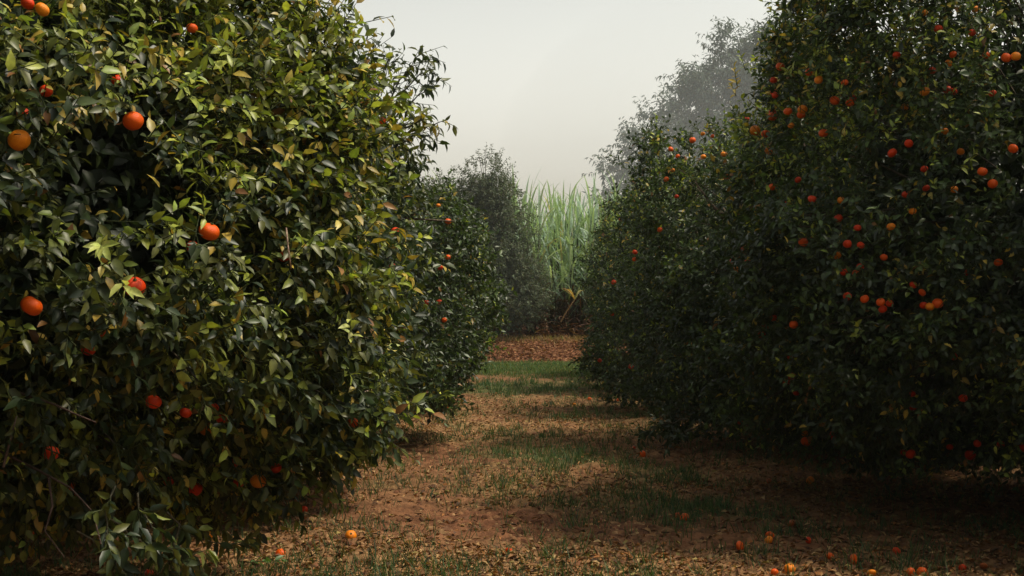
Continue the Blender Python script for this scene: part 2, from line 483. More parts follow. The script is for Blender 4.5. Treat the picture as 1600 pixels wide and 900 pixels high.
# ------------------------------------------------------------------ sugarcane field
def ribbons(P, az, tilt, L, W, droop, col, rng, k=6):
    """Strap leaves: leave the stalk at `tilt` from vertical and arch over by `droop`."""
    n = len(P)
    out = np.stack([np.cos(az), np.sin(az), 0 * az], 1); side = np.stack([-np.sin(az), np.cos(az), rng.normal(0, .35, n)], 1)
    pts, p = [], P.copy()
    ang = tilt.copy(); step = L / k
    for i in range(k + 1):
        w = W * (min(1, .45 + i * .5) if i < k * .6 else max(.04, (k - i) / (k * .4)))
        pts.append(p - side * w[:, None] * .5); pts.append(p + side * w[:, None] * .5)
        p = p + (out * np.sin(ang)[:, None] + np.array([0, 0, 1.]) * np.cos(ang)[:, None]) * step[:, None]
        ang = ang + droop * (.35 + 1.5 * (i / k) ** 1.5) / k
    V = np.stack(pts, 1)
    tr = []
    for i in range(k):
        tr += [(2 * i, 2 * i + 1, 2 * i + 3), (2 * i, 2 * i + 3, 2 * i + 2)]
    T = np.arange(n)[:, None, None] * (2 * k + 2) + np.array(tr)[None]
    C = np.repeat(col[:, None], 2 * k + 2, 1)
    return V.reshape(-1, 3), T.reshape(-1, 3), C.reshape(-1, 3)

rng = np.random.default_rng(55)
s = Soup()
nst = 900
X = rng.uniform(-9, 14, nst); Yy = 37.2 + 6 * rng.random(nst) ** 1.4
Hs = rng.uniform(3.4, 4.25, nst) + .25 * noise(np.stack([X, Yy, 0 * X], 1) * .6, 61)
lean = rng.normal(0, .16, (nst, 2))
foot = np.stack([X, Yy, np.full(nst, .38)], 1)
head = foot + np.stack([lean[:, 0] * 1.4, lean[:, 1], Hs - .5], 1)
mid = foot * .5 + head * .5 + np.stack([lean[:, 1] * .5, 0 * X, 0 * X], 1)
stc = pick(rng, [(.055, .060, .030), (.060, .045, .028), (.05, .030, .020)], [4, 3, 3], nst)
for A, B, ra, rb in ((foot, mid, .017, .016), (mid, head, .016, .011)):
    V, T = prisms(A, B, ra, rb, 4); s.add(V, T, np.repeat(stc, 8, 0))
k = 12
i = np.repeat(np.arange(nst), k); n = len(i)
t = np.tile(np.linspace(0, 1, k), nst) + rng.normal(0, .06, n)
P = head[i] - (head - foot)[i] * (.74 * (1 - t))[:, None]
az = rng.random(n) * 6.283
top = np.clip(t, 0, 1)
gcol = pick(rng, [(.27, .37, .26), (.31, .41, .30), (.22, .31, .21), (.36, .44, .32), (.40, .36, .22)], [30, 30, 22, 16, 4], n) * rng.uniform(.8, 1.2, (n, 1))
s.add(*ribbons(P, az, .55 - .45 * top + rng.normal(0, .10, n), rng.uniform(1.0, 1.6, n), rng.uniform(.045, .075, n), 2.3 - .95 * top + rng.normal(0, .4, n), gcol, rng))
# dead lower leaves hanging along the stalks
k = 20; i = np.repeat(np.arange(nst), k); n = len(i); t = rng.uniform(.02, .40, n)
P = foot[i] + (head - foot)[i] * t[:, None]
dcol = pick(rng, [(.10, .050, .028), (.07, .036, .024), (.15, .09, .045), (.07, .085, .04)], [30, 30, 8, 22], n) * rng.uniform(.7, 1.2, (n, 1))
s.add(*ribbons(P, rng.random(n) * 6.283, rng.uniform(.5, 1.3, n), rng.uniform(.6, 1.2, n), rng.uniform(.022, .04, n), rng.uniform(1.2, 2.4, n), dcol, rng))
# trash heaped at the foot
n = 9000
P = np.stack([rng.uniform(-9, 14, n), 36.6 + 3 * rng.random(n) ** 1.6, .36 + .55 * rng.random(n) ** 2], 1)
a = rng.random(n) * 6.283
D = np.stack([np.cos(a), np.sin(a), rng.normal(0, .5, n)], 1)
s.add(*leaf_soup(P, D, rng.normal(0, .6, (n, 3)) + np.array([0, -.4, .8]), rng.uniform(.2, .5, n), rng.uniform(.02, .04, n), pick(rng, [(.15, .065, .034), (.09, .042, .026), (.21, .11, .05)], [30, 30, 14], n), lod=1, fold=.1))
tag(link("sugarcane", s.mesh("sugarcane", [M_CANE], smooth=False)), "dense stand of pale green sugarcane on the soil bank at the lane's end", "sugarcane", kind="stuff")

# one cane that has fallen outwards, clear of the mass
s = Soup()
root = link("leaning_cane", None, loc=(0, 0, 0))
tag(root, "yellowed sugarcane stalk leaning out of the stand above the soil bank", "sugarcane stalk")
p0, p1, p2 = at(876, 503, 36.7), at(891, 478, 36.6), at(898, 468, 36.5)
V, T = tube([p0, p0 * .5 + p1 * .5 + [0, 0, .02], p1, p2], [.022, .021, .019, .012], 6); s.add(V, T, (.30, .19, .09))
stalk = link("stalk", s.mesh("stalk", [M_BARK]), root)
n = 7; s = Soup()
s.add(*ribbons(np.repeat(p2[None], n, 0), np.array([3.0, 3.4, .3, 2.6, 6.0, 1.0, 4.2]), np.full(n, .5) + rng.normal(0, .25, n), rng.uniform(.5, .9, n), np.full(n, .05), rng.uniform(1.6, 2.8, n), pick(rng, [(.34, .30, .10), (.40, .25, .09), (.22, .26, .09)], [3, 3, 3], n), rng))
link("cane_leaves", s.mesh("cane_leaves", [M_CANE], smooth=False), root)
# ------------------------------------------------------------------ orange trees
class Crown:
    """A star-shaped crown: superellipsoid with an uneven, lumpy surface."""
    def __init__(self, x, y, rx, ry, z0, z1, e=2.4, lump=.10, seed=0, belly=.46):
        self.c = np.array([x, y, z0 + (z1 - z0) * belly]); self.rx, self.ry = rx, ry
        self.hb, self.ht = self.c[2] - z0, z1 - self.c[2]; self.e, self.lump, self.seed = e, lump, seed
        self.z0, self.z1 = z0, z1
        self.eb = 3.3
    def radius(self, d):
        h = np.where(d[:, 2] > 0, self.ht, self.hb)
        rho = np.sqrt((d[:, 0] / self.rx) ** 2 + (d[:, 1] / self.ry) ** 2)
        e = np.where(d[:, 2] > 0, self.e, self.eb)
        r = (rho ** e + (np.abs(d[:, 2]) / h) ** e) ** (-1 / e)
        return r * (1 + self.lump * noise(d * 2.1 + self.seed * 7.3, self.seed) + self.lump * .7 * noise(d * 5.0 + 3.1, self.seed + 1) + self.lump * .35 * noise(d * 11 + 1.7, self.seed + 2))
    def depth(self, p):
        v = p - self.c; L = np.linalg.norm(v, axis=1)
        return self.radius(v / L[:, None]) - L            # > 0 inside
    def samples(self, n, rng, back=.45, thin=None):
        """Directions spread over the surface; fewer on the side that faces away."""
        d = unit(rng.normal(size=(n * 6, 3)))
        r = self.radius(d); p = self.c + d * r[:, None]
        facing = -(unit(p - np.array([0, 0, EYE])) * d).sum(1)
        w = (r / r.max()) ** 2 * np.where(facing > -.35, 1, back)
        w = w * np.clip(.74 + .75 * noise(p * 1.5, self.seed + 5) + .55 * noise(p * 3.3, self.seed + 6), .07, 1.3)
        if thin is not None: w = w * thin(p)
        d = d[rng.random(len(d)) < w / 1.3][:n]
        return d, self.radius(d)

EYEP = np.array([0, 0, EYE])
DARK = [(.022, .038, .015), (.028, .046, .016), (.018, .030, .015), (.036, .050, .015), (.046, .066, .019)]
OLIVE = [(.070, .084, .020), (.098, .104, .022), (.120, .140, .028)]
YOUNG = [(.24, .28, .045), (.31, .34, .055), (.17, .23, .04)]
YELLOW = [(.36, .27, .045), (.30, .21, .04), (.40, .33, .08)]
BROWN = [(.16, .075, .025), (.22, .11, .03)]

def spray_leaves(base, tip, nl, rng, size, bias=None, droop=(.1, .9), up=None):
    """Leaves set round twigs (arrays of base and tip points). Returns P, D, N, L and the twig of each leaf."""
    m = len(base); i = np.repeat(np.arange(m), nl); n = len(i)
    t = np.tile((np.arange(nl) + .6) / nl, m) + rng.normal(0, .05, n)
    t = np.clip(t, .08, 1.0)
    tw = unit(tip - base)
    a = unit(np.cross(tw, np.array([.13, .21, .97]))); b = np.cross(tw, a)
    ph = np.tile(np.arange(nl) * 2.4, m) + np.repeat(rng.random(m) * 6.283, nl) + rng.normal(0, .3, n)
    rad = a[i] * np.cos(ph)[:, None] + b[i] * np.sin(ph)[:, None]
    P = base[i] + (tip - base)[i] * t[:, None]
    along = (.35 + .75 * t)[:, None]
    D = unit(tw[i] * along + rad * .85)
    D[:, 2] -= rng.uniform(*droop, n)
    D = unit(D)
    out = tw[i] if bias is None else bias[i]
    N = np.array([0, 0, .58]) + out * .85 + rng.normal(0, .36, (n, 3))
    L = size * rng.uniform(.62, 1.12, n) * (1 - .25 * np.clip(t - .7, 0, 1))
    return P, D, N, L, i

GREEN = [(.046, .078, .024), (.060, .098, .030), (.075, .115, .034)]

def leaf_colours(zone, i, rng, young, yellow, mid=None, ntwig=7):
    """Colour of each leaf; zone: 0..1 how far the twig is coloured as yellowing and as sunlit."""
    n = len(i); tw = len(zone)
    sp = rng.random(tw // ntwig + 1)[i // ntwig]; tk = rng.random(tw)[i]
    kind = sp * .42 + tk * .34 + rng.random(n) * .24
    kind = np.argsort(np.argsort(kind)) / n
    c = pick(rng, DARK, [4, 4, 3, 3, 2], n)
    ol = pick(rng, mid or OLIVE, [4, 3, 2], n); yg = pick(rng, YOUNG, [3, 2, 3], n); ye = pick(rng, YELLOW, [3, 3, 1], n)
    z = zone[i]
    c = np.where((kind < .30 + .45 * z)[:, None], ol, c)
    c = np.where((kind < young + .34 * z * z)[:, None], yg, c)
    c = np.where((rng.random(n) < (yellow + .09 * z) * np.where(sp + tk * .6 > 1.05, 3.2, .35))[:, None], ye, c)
    c = np.where((rng.random(n) < .003 + .012 * z)[:, None], pick(rng, BROWN, [1, 1], n), c)
    return c * rng.uniform(.72, 1.28, (n, 1)), kind < young + .34 * z * z

FRUIT_SPOTS = {}       # tree name -> [(centre, radius, how much stays covered)]

def orange_tree(key, cr, label, nspray, ntwig, nleaf, size, lod, zonef, young=.03, yellow=.012, wid=.50, skirt=80, seed=1, shell=.5, droop=(-.05, .85), mid=None, thin=None):
    rng = np.random.default_rng(seed)
    foot = np.array([cr.c[0], cr.c[1], 0.0])
    root = link("orange_tree", None, loc=foot)
    tag(root, label, "orange tree", "orange trees lining the lane")
    # trunk and limbs
    s = Soup()
    V, T = tube(np.array([[0, 0, -.05], [.01, 0, .04], [.02, .01, .3], [.03, .02, .62]]), [.17, .12, .095, .10], 10)
    s.add(V, T, (.11, .085, .06))
    trunk = link("trunk", s.mesh("trunk", [M_BARK]), root)
    for j in range(6):
        a = j * 1.05 + rng.random() * .5
        d = np.array([[math.cos(a) * .62, math.sin(a) * .62, .30 + .55 * rng.random()]]); d = unit(d)
        end = cr.c + d[0] * cr.radius(d)[0] * .86 - foot
        s = Soup(); p = wander([.02, .01, .5], end, 7, .06, .12, rng)
        V, T = tube(p, np.linspace(.058, .009, 7), 7); s.add(V, T, (.10, .078, .055))
        for q in range(3, 6):                       # side branches
            e = p[q] + rng.normal(0, .45, 3) + d[0] * .35
            V, T = tube(wander(p[q], e, 4, .04, 0, rng), np.linspace(.022, .006, 4), 5); s.add(V, T, (.09, .072, .05))
        link("limb", s.mesh("limb", [M_BARK]), root)
    # crown
    d, r = cr.samples(nspray, rng, thin=thin)
    depth = np.where(rng.random(len(d)) < .60, rng.random(len(d)) * .20 - .04, shell * rng.random(len(d)) ** .8 + .1)
    ctr = cr.c + d * (r - depth)[:, None]
    inner = cr.c + d * (r * .45)[:, None] + rng.normal(0, .15, (len(d), 3))
    ns = len(d)
    i = np.repeat(np.arange(ns), ntwig); n = len(i)
    base = ctr[i] + rng.normal(0, .055, (n, 3))
    td = d[i] * .75 + rng.normal(0, .52, (n, 3)); td[:, 2] += .22 + .25 * d[i, 2] - .25 * (d[i, 2] < -.4)
    tip = base + unit(td) * rng.uniform(.10, .26, n)[:, None]
    # leaves hanging below the rim
    if skirt:
        a = rng.random(skirt) * 6.283; dd = unit(np.stack([np.cos(a), np.sin(a), rng.uniform(-.85, -.25, skirt)], 1))
        rr = cr.radius(dd); b2 = cr.c + dd * (rr - .05)[:, None]
        t2 = b2 + dd * np.array([.16, .16, 0]) + np.stack([0 * a, 0 * a, -rng.uniform(.08, .30, skirt)], 1)
        t2[:, 2] = np.maximum(t2[:, 2], .10)
        base = np.vstack([base, b2]); tip = np.vstack([tip, t2])
    P, D, N, L, k = spray_leaves(base, tip, nleaf, rng, size, droop=droop)
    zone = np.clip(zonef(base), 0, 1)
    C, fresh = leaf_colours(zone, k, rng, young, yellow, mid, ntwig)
    D[fresh] = unit(D[fresh] + np.array([0, 0, .45])); L[fresh] *= .95      # young leaves stand up
    L = L * np.where(rng.random(len(L)) < .25, rng.uniform(.5, .8, len(L)), 1)
    nh = int(len(P) * .22)
    hd = unit(rng.normal(size=(nh, 3))); hr = cr.radius(hd) * rng.uniform(.45, .74, nh)
    P = np.vstack([P, cr.c + hd * hr[:, None]]); D = np.vstack([D, unit(rng.normal(size=(nh, 3)) + np.array([0, 0, -.4]))])
    N = np.vstack([N, hd + rng.normal(0, .5, (nh, 3)) + np.array([0, 0, .4])]); L = np.concatenate([L, size * rng.uniform(1.0, 1.7, nh)])
    C = np.vstack([C, pick(rng, DARK, [1, 1, 2, 1, 0], nh)])
    low = P[:, 2] + D[:, 2] * L < .04
    ok = ~low
    for (oc, orad, cover) in FRUIT_SPOTS.get(key, []):        # fruit hangs clear of most leaves
        w = unit((EYEP - oc)[None])[0]
        mid = P + D * (L * .5)[:, None] - oc
        t = mid @ w; perp = np.linalg.norm(mid - t[:, None] * w, axis=1)
        hit = (t > -orad) & (t < .55) & (perp < orad * 1.15 + L * .22)
        ok &= ~(hit & (rng.random(len(P)) > cover))
    P, D, N, L, C = P[ok], D[ok], N[ok], L[ok], C[ok]
    s = Soup()
    s.add(*leaf_soup(P - foot, D, N, L, L * wid * rng.uniform(.85, 1.15, len(L)), C, lod, fold=.16, arch=.24))
    V, T = prisms(base - foot, tip - foot, .0032, .0016, 3); s.add(V, T, (.05, .065, .025), 1)
    inn = rng.random(len(ctr)) < .12
    V, T = prisms((inner - foot)[inn], (ctr - foot)[inn], .008, .004, 3); s.add(V, T, (.075, .06, .042), 1)
    link("crown", s.mesh("crown", [M_LEAF, M_BARK]), root)
    root["foot"] = 0
    del root["foot"]
    return root, foot

def shoot(root, foot, p, rng, n=9, size=.075, cols=YOUNG, reach=.16, label=None, direc=None, lod=2):
    """A fresh pale shoot standing proud of the crown: a part of its tree."""
    w = unit((EYEP - p)[None])[0]
    b = np.array([p - w * .05]); dr = unit((w * .55 + np.array([0, 0, .55]) + rng.normal(0, .35, 3))[None]) if direc is None else unit(np.array([direc], float))
    t = b + dr * reach
    P, D, N, L, k = spray_leaves(b, t, n, rng, size, droop=(-.25, .35))
    C = pick(rng, cols, np.ones(len(cols)), n) * rng.uniform(.85, 1.2, (n, 1))
    s = Soup(); s.add(*leaf_soup(P - foot, D, N, L, L * .42, C, lod, fold=.2, arch=.2))
    V, T = prisms(b - foot, t - foot, .004, .002, 4); s.add(V, T, (.12, .16, .05), 1)
    o = link("young_shoot", s.mesh("young_shoot", [M_LEAF, M_BARK]), root)
    if label: o["label"] = label
    return o

CROWNS = {
    "A": Crown(-3.0, 6.4, 2.30, 2.30, .72, 3.75, 2.1, .12, 11),
    "A2": Crown(-2.88, 10.3, 2.20, 2.05, .44, 3.45, 1.9, .12, 23),
    "B": Crown(-2.30, 14.6, 2.06, 2.05, .42, 3.05, 2.3, .13, 37),
    "C": Crown(-2.08, 18.9, 1.72, 1.9, .40, 2.75, 2.3, .12, 41),
    "D": Crown(-2.15, 23.2, 1.72, 1.8, .35, 2.7, 2.3, .12, 59),
    "R1": Crown(4.50, 9.9, 2.78, 2.40, .38, 4.30, 3.6, .13, 61),
    "R2": Crown(3.80, 14.2, 2.22, 1.95, .10, 3.62, 3.2, .16, 73),
    "R3": Crown(3.50, 18.5, 2.10, 1.9, .12, 3.48, 3.3, .16, 83),
    "R4": Crown(3.45, 22.8, 2.08, 1.9, .15, 3.30, 3.4, .15, 97),
    "R5": Crown(3.62, 27.0, 1.92, 1.85, .15, 2.9, 2.4, .12, 101),
}

for k_ in ('R1', 'R2', 'R3', 'R4', 'R5'): CROWNS[k_].eb = 5.0      # the right row is full down to its skirt

def first_crown(px, py):
    """The crown whose surface is met first in the direction of a photo pixel, and the point."""
    t = np.arange(3.0, 30, .02)
    p = np.stack([(px - 800) / FPX * t, t, EYE + (HOR - py) / FPX * t], 1)
    best = (None, 99)
    for k, c in CROWNS.items():
        h = np.nonzero(c.depth(p) > 0)[0]
        if len(h) and t[h[0]] < best[1]: best = (k, t[h[0]])
    return best

def near_crown(px, py):
    k, d = first_crown(px, py)
    if k is not None: return k, d
    best = (None, -9, 0)
    t = np.arange(3.0, 30, .02)
    p = np.stack([(px - 800) / FPX * t, t, EYE + (HOR - py) / FPX * t], 1)
    for k, c in CROWNS.items():
        q = c.depth(p); j = q.argmax()
        if q[j] > best[1]: best = (k, q[j], t[j])
    return best[0], best[2]
# ------------------------------------------------------------------ oranges: photo pixel, radius in pixels, peel (0 gold 1 orange 2 red), cover (0 clear 1 part hidden 2 deep inside), label
HANGING = [
 (30,219,18,0,0,"big golden orange with one bright green leaf beside it, lane-far edge of near left tree"),
 (208,189,17,1,0,"round red-orange fruit hanging alone in dark leaves high in the near left tree"),
 (66,15,12,0,1,"golden orange among yellow-green leaves at the very top of the near left tree"),
 (43,5,8,2,1,"small red orange cut by the frame's top edge beside a golden one"),
 (72,142,8,2,2,"small deep red orange in shade above the big golden one"),
 (36,177,10,2,2,"dim red orange mostly hidden just above the big golden orange"),
 (183,125,5,2,2,"tiny red glimpse of an orange high in near left tree, above the lone round one"),
 (300,44,5,1,1,"tiny orange beside a dark branch near the top of the near left tree"),
 (503,228,5,2,2,"tiny red orange in the leaves of the upper lane side of the near left tree"),
 (327,362,17,1,0,"bright orange capped by long pale green leaves in the middle of the near left tree"),
 (300,385,7,2,2,"red sliver of an orange low beside the leaf-capped one"),
 (210,448,18,2,0,"vivid red orange whose top is hidden by a lime green shoot"),
 (49,478,18,1,0,"red-orange fruit crossed by a thin dark twig, by the photo's left border"),
 (445,400,11,2,2,"dark red orange buried in shade behind a pale dangling twig"),
 (155,518,10,2,2,"upper of two dim red oranges in the dark hollow of the near left tree"),
 (138,545,12,2,2,"lower of two dim red oranges in the dark hollow of the near left tree"),
 (240,628,13,2,0,"red orange sheltered under drooping leaves low in the near left tree"),
 (290,645,9,2,1,"red orange between leaves, leftmost of three in a low row"),
 (333,638,8,2,1,"red orange in the middle of three in a low row on the near left tree"),
 (347,654,7,2,1,"small bright red orange, rightmost of three in a low row"),
 (322,672,10,0,2,"dull brownish orange in shade below a low row of three"),
 (80,708,13,2,1,"shaded red orange in the black lower corner of the near left tree"),
 (107,760,9,1,2,"left one of a dim pair of oranges in the deep shade near the ground"),
 (121,774,8,0,2,"right one of a dim pair of oranges, browner, in deep shade near the ground"),
 (403,752,13,0,0,"glossy golden orange at the low outer tip of the near left tree"),
 (372,755,10,2,1,"red orange touching the glossy golden one at the crown's low tip"),
 (371,722,10,2,1,"red orange peeping from under a leaf above the low golden one"),
 (400,709,8,0,2,"dull tan orange half in shade above the low golden one"),
 (264,752,9,2,1,"red orange streaked with light by a small yellow leaf, low on the near left tree"),
 (315,806,12,2,1,"lowest red-orange fruit of the near left tree, hanging just off the ground"),
 (445,783,7,2,1,"small red orange in shade under the low outer tip of the near left tree"),
 (597,190,6,1,0,"small orange lit at the base of the thin spray of branches against the sky"),
 (562,704,7,1,1,"orange in the low dark leaves where the second left tree overhangs the lane"),
 (700,346,6,1,0,"bright little orange on the upper lane side of the third left-row tree"),
 (685,321,4,0,1,"tiny golden orange above the brightest one of the third left-row tree"),
 (700,402,5,1,0,"small orange beside a dark gap, below the brightest one of the third left-row tree"),
 (688,418,5,2,2,"dim red orange beside the dark gap of the third left-row tree"),
 (613,416,5,2,1,"small red orange on the dark side of the second left-row tree"),
 (618,362,4,2,1,"tiny red orange near yellow leaves of the second left-row tree"),
 (694,500,5,1,0,"small orange low on the third left-row tree, under a dim red one"),
 (686,472,6,2,2,"dim red orange above a brighter one, low on the third left-row tree"),
 (667,473,5,2,2,"dim red orange left of another dim one on the third left-row tree"),
 # right row: crown top of the near right tree
 (1466,45,8,2,0,"bright red orange high in the near right tree against bits of sky"),
 (1519,51,5,2,1,"small red orange in the sky gaps at the top of the near right tree"),
 (1401,86,7,2,0,"red-orange fruit left of yellowish leaves near the top of the near right tree"),
 (1444,20,6,0,1,"pale gold orange among the topmost twigs of the near right tree"),
 (1524,14,7,0,2,"brownish orange in the topmost twigs, right of the sky gaps"),
 (1572,90,9,1,0,"left half of the touching orange pair high by the right border"),
 (1587,88,9,0,0,"right half of the touching orange pair high by the right border"),
 (1489,85,4,1,1,"tiny orange below a slanting twig high in the near right tree"),
 (1541,86,5,1,1,"small orange left of the touching pair high by the right border"),
 (1482,99,6,0,1,"dull gold orange at the end of a slanting twig"),
 (1457,110,6,2,2,"dim red orange below the dull gold one on the slanting twig"),
 (1219,104,8,1,0,"flat-topped orange beside bright green leaves at the upper lane corner of near right tree"),
 (1173,125,7,2,0,"vivid red-orange fruit at the lane edge among yellow leaves of the near right tree"),
 (1264,113,7,1,1,"orange just left of a larger split-lit one, upper part of near right tree"),
 (1279,125,8,0,0,"gold and red orange split by a dark stalk, upper part of near right tree"),
 (1320,129,6,1,0,"small orange right of the one split by a dark stalk"),
 (1188,144,7,2,2,"dim red-brown orange below the vivid one at the lane edge"),
 (1202,149,6,2,2,"dim orange right beside a red-brown one at the upper lane edge"),
 (1304,157,9,1,0,"clear round orange in a dark gap, left of a shaded pair"),
 (1328,161,8,1,1,"lower, browner orange of the shaded pair right of the clear round one"),
 (1333,153,6,2,2,"upper orange of the shaded pair, mostly behind its neighbour"),
 (1445,143,9,0,0,"single golden orange surrounded by small dark leaves, high in the near right tree"),
 (1480,140,8,2,2,"dim red orange right of the single golden one"),
 (1490,143,6,2,2,"faint red orange furthest right of the single golden one"),
 (1551,146,7,2,1,"red orange under a leaf, between the touching pair and the lone bright one below"),
 (1192,175,7,2,2,"shaded red orange at the left end of a level row of four"),
 (1207,182,9,1,1,"brick-coloured orange second in a level row of four"),
 (1231,174,8,1,0,"orange with a dark notch, third in a level row of four"),
 (1254,171,9,0,0,"brightest orange at the right end of a level row of four"),
 (1252,179,8,1,2,"orange peeping out from beneath the brightest one of a row"),
 (1236,196,5,0,1,"tiny golden orange below the level row of four"),
 (1151,186,6,2,1,"small red-orange fruit alone on the lane side below the yellow leaves"),
 (1180,204,10,0,0,"large amber orange of a pair on the lane side of the near right tree"),
 (1196,209,8,1,1,"darker orange touching the right of the large amber one"),
 (1201,236,8,0,1,"gold-brown orange below the amber pair on the lane side"),
 (1287,208,9,1,0,"flattened brownish-red orange alone under the clear round one"),
 (1414,167,6,0,2,"dull tan orange below the single golden one, behind twigs"),
 (1113,213,4,1,1,"tiny orange on the upper edge of the second right-row tree"),
 (1098,209,4,0,1,"tiny golden orange at the very top edge of the second right-row tree"),
 (1082,219,6,1,0,"bright orange at the outermost upper edge of the second right-row tree"),
 (1131,241,6,0,0,"amber orange on the shoulder of the second right-row tree"),
 (1099,245,5,0,0,"small amber orange left of the one on the shoulder"),
 (1136,277,6,1,0,"orange in dark leaves straight below the amber one on the shoulder"),
 (1048,233,5,1,0,"small orange on the top edge of the third right-row tree"),
 (1059,244,4,1,1,"tiny orange just below the one on the third right-row tree's top edge"),
 (1051,266,4,0,1,"small pale orange below two others at the third right-row tree's top"),
 (1041,280,5,1,0,"orange lowest of a loose column at the third right-row tree's top"),
 (1207,292,7,1,1,"brown-red orange below the gold-brown one, on plain dark leaves"),
 (1247,281,6,2,1,"red orange left of pale yellow leaves, middle of near right tree"),
 (1420,224,8,2,0,"tilted red orange right of a flat one, upper middle of near right tree"),
 (1394,239,9,2,1,"flat red-orange fruit under pale leaves, upper middle of near right tree"),
 (1476,205,7,0,2,"muted tan orange beside a yellow-green leaf, above the dark hollow"),
 (1501,237,7,0,2,"muted brown orange above the dark hollow, near white flecks"),
 (1583,232,9,1,0,"glowing orange by the right border, topmost of three bright ones"),
 (1535,268,9,1,0,"glowing orange left of and above its close neighbour, near the right border"),
 (1551,287,9,1,0,"glowing orange just under its close neighbour, near the right border"),
 (1444,264,7,2,2,"deep red orange in the dark hollow left of the glowing ones"),
 (1491,296,7,0,2,"dim brown orange in the dark hollow below the glowing ones"),
 (1447,294,6,2,2,"barely visible red orange at the bottom of the dark hollow"),
 (1269,311,8,2,0,"bright red orange with a dark leaf over its top, mid height"),
 (1224,318,5,2,2,"small dim red orange left of the leaf-topped bright one"),
 (1314,313,5,0,1,"small brownish orange right of the leaf-topped bright one"),
 (1415,304,7,2,0,"red orange above a lighter one on the centre of the near right tree"),
 (1426,330,7,0,0,"amber orange just below a redder one on the centre of the near right tree"),
 (1310,341,8,2,2,"dark red orange in shade above the golden crescent one"),
 (1392,354,8,0,0,"golden orange lit like a crescent at the centre of the near right tree"),
 (1340,356,6,2,1,"small red orange left of the golden crescent one"),
 (1255,378,9,1,0,"bright round orange with a darker twin on its right"),
 (1273,371,7,2,2,"darker twin right of the bright round orange"),
 (1324,381,8,2,0,"strong red orange left of a leaf-split one"),
 (1345,383,7,2,1,"red orange split by thin leaves, right of a strong red one"),
 (1164,391,8,1,0,"bright orange on the lane side, top of a small cluster"),
 (1145,407,6,2,2,"dim red orange at the left of the small lane-side cluster"),
 (1168,411,7,2,2,"dim rust orange at the right of the small lane-side cluster"),
 (1151,421,6,0,2,"dim brown orange at the bottom of the small lane-side cluster"),
 (1308,399,8,0,2,"dusky brown orange in shadow under the strong red one"),
 (1381,402,5,1,1,"orange sliver between leaves below the golden crescent one"),
 (1344,417,7,2,2,"dusky red orange upper right of three in the dark"),
 (1319,425,7,2,1,"oval red orange left of three in the dark"),
 (1337,427,6,1,2,"orange with only its top showing, lowest of three in the dark"),
 (1560,410,8,1,0,"bright orange alone above drooping leaves by the right border"),
 (1513,426,6,2,2,"dim red orange left of the one above drooping leaves"),
 (1427,445,7,2,1,"slanting red orange above the bright pair with a leaf"),
 (1441,457,6,1,1,"small orange beside a pale curled leaf above the bright pair"),
 (1324,463,8,2,1,"shaded red orange at the left end of the bright middle row"),
 (1351,467,8,1,0,"bright orange with golden top, alone in the middle row"),
 (1376,472,8,1,0,"bright orange at the top of a tight clump of three"),
 (1379,483,8,2,1,"red orange at the bottom of a tight clump of three"),
 (1390,474,7,2,2,"dark orange at the right of a tight clump of three"),
 (1465,474,10,1,0,"brightest and biggest orange of the pair in the near right tree's middle"),
 (1453,479,8,0,0,"oval golden orange touching the left of the biggest bright one"),
 (1443,477,6,2,1,"half hidden red orange left of the oval golden one"),
 (1170,464,6,2,1,"small red orange alone on the dark lane side"),
 (1209,497,7,2,2,"dim red orange upper left of the bright one in the lower middle"),
 (1195,512,7,2,2,"dim red orange on the lower lane side, upper of two"),
 (1190,523,7,2,2,"dim red orange on the lower lane side, lower of two"),
 (1240,507,8,1,0,"bright round orange alone in the lower middle of the right row"),
 (1235,557,6,2,1,"small red orange above a touching red pair"),
 (1490,557,6,2,0,"small red orange alone on black shade right of the hollow"),
 (1237,588,8,2,0,"upper, brighter orange of the touching red pair"),
 (1229,597,7,2,1,"lower orange of the touching red pair"),
 (1244,614,5,2,2,"faint red orange just under the touching red pair"),
 (1031,359,5,1,0,"small orange on the third right-row tree, level with the cane tops"),
 (998,360,3,2,2,"faint red orange left of the small one on the third right-row tree"),
 (970,343,4,1,1,"small orange near the top of the far end of the right row"),
 (992,394,5,2,2,"dim red orange right above a vivid one on the far right-row tree"),
 (992,405,5,1,0,"vivid little orange on the far right-row tree"),
 (1021,402,4,2,2,"dim red orange right of the vivid little one"),
 (959,441,5,2,1,"dusky red orange on the far right-row tree's lane side"),
 (956,490,5,2,1,"red orange low on the far right-row tree's lane side"),
 (937,563,4,2,1,"red orange near the low leading edge of the far right-row tree"),
 (986,573,5,2,1,"red orange near the ground under the far right-row trees"),
 (1057,307,4,2,1,"tiny red orange in the dark middle of the third right-row tree"),
 (1505,622,8,2,0,"bright red orange over glossy leaves at lower right"),
 (1425,615,6,2,2,"dim red orange at lower right, upper of two behind leaves"),
 (1427,637,5,2,1,"small red orange at lower right, lower of two behind leaves"),
 (1275,636,7,0,2,"dull gold orange low in deep shade, alone"),
 (1197,680,5,1,1,"small orange by a pale leaf, low on the second right-row tree"),
 (1259,690,9,1,0,"orange crowned by small green leaves, low near the crown's edge"),
 (1312,678,7,2,2,"dim rust orange right of the leaf-crowned low one"),
 (1294,718,9,2,0,"round red orange low in shade, upper of a stacked two"),
 (1296,737,7,2,2,"dark red orange low in shade, lower of a stacked two"),
 (1248,719,6,0,2,"dim gold orange under the leaf-crowned low one"),
 (1516,711,10,2,0,"bright red oval orange, most vivid of the near right tree's skirt"),
 (1527,693,7,2,1,"red orange half covered by a leaf above the most vivid skirt one"),
 (1561,716,7,2,2,"dim red orange right of the most vivid skirt one"),
 (1590,737,8,2,2,"dim red orange in the skirt by the right border"),
 (1420,731,9,2,0,"red orange hanging at the skirt, left of the most vivid one"),
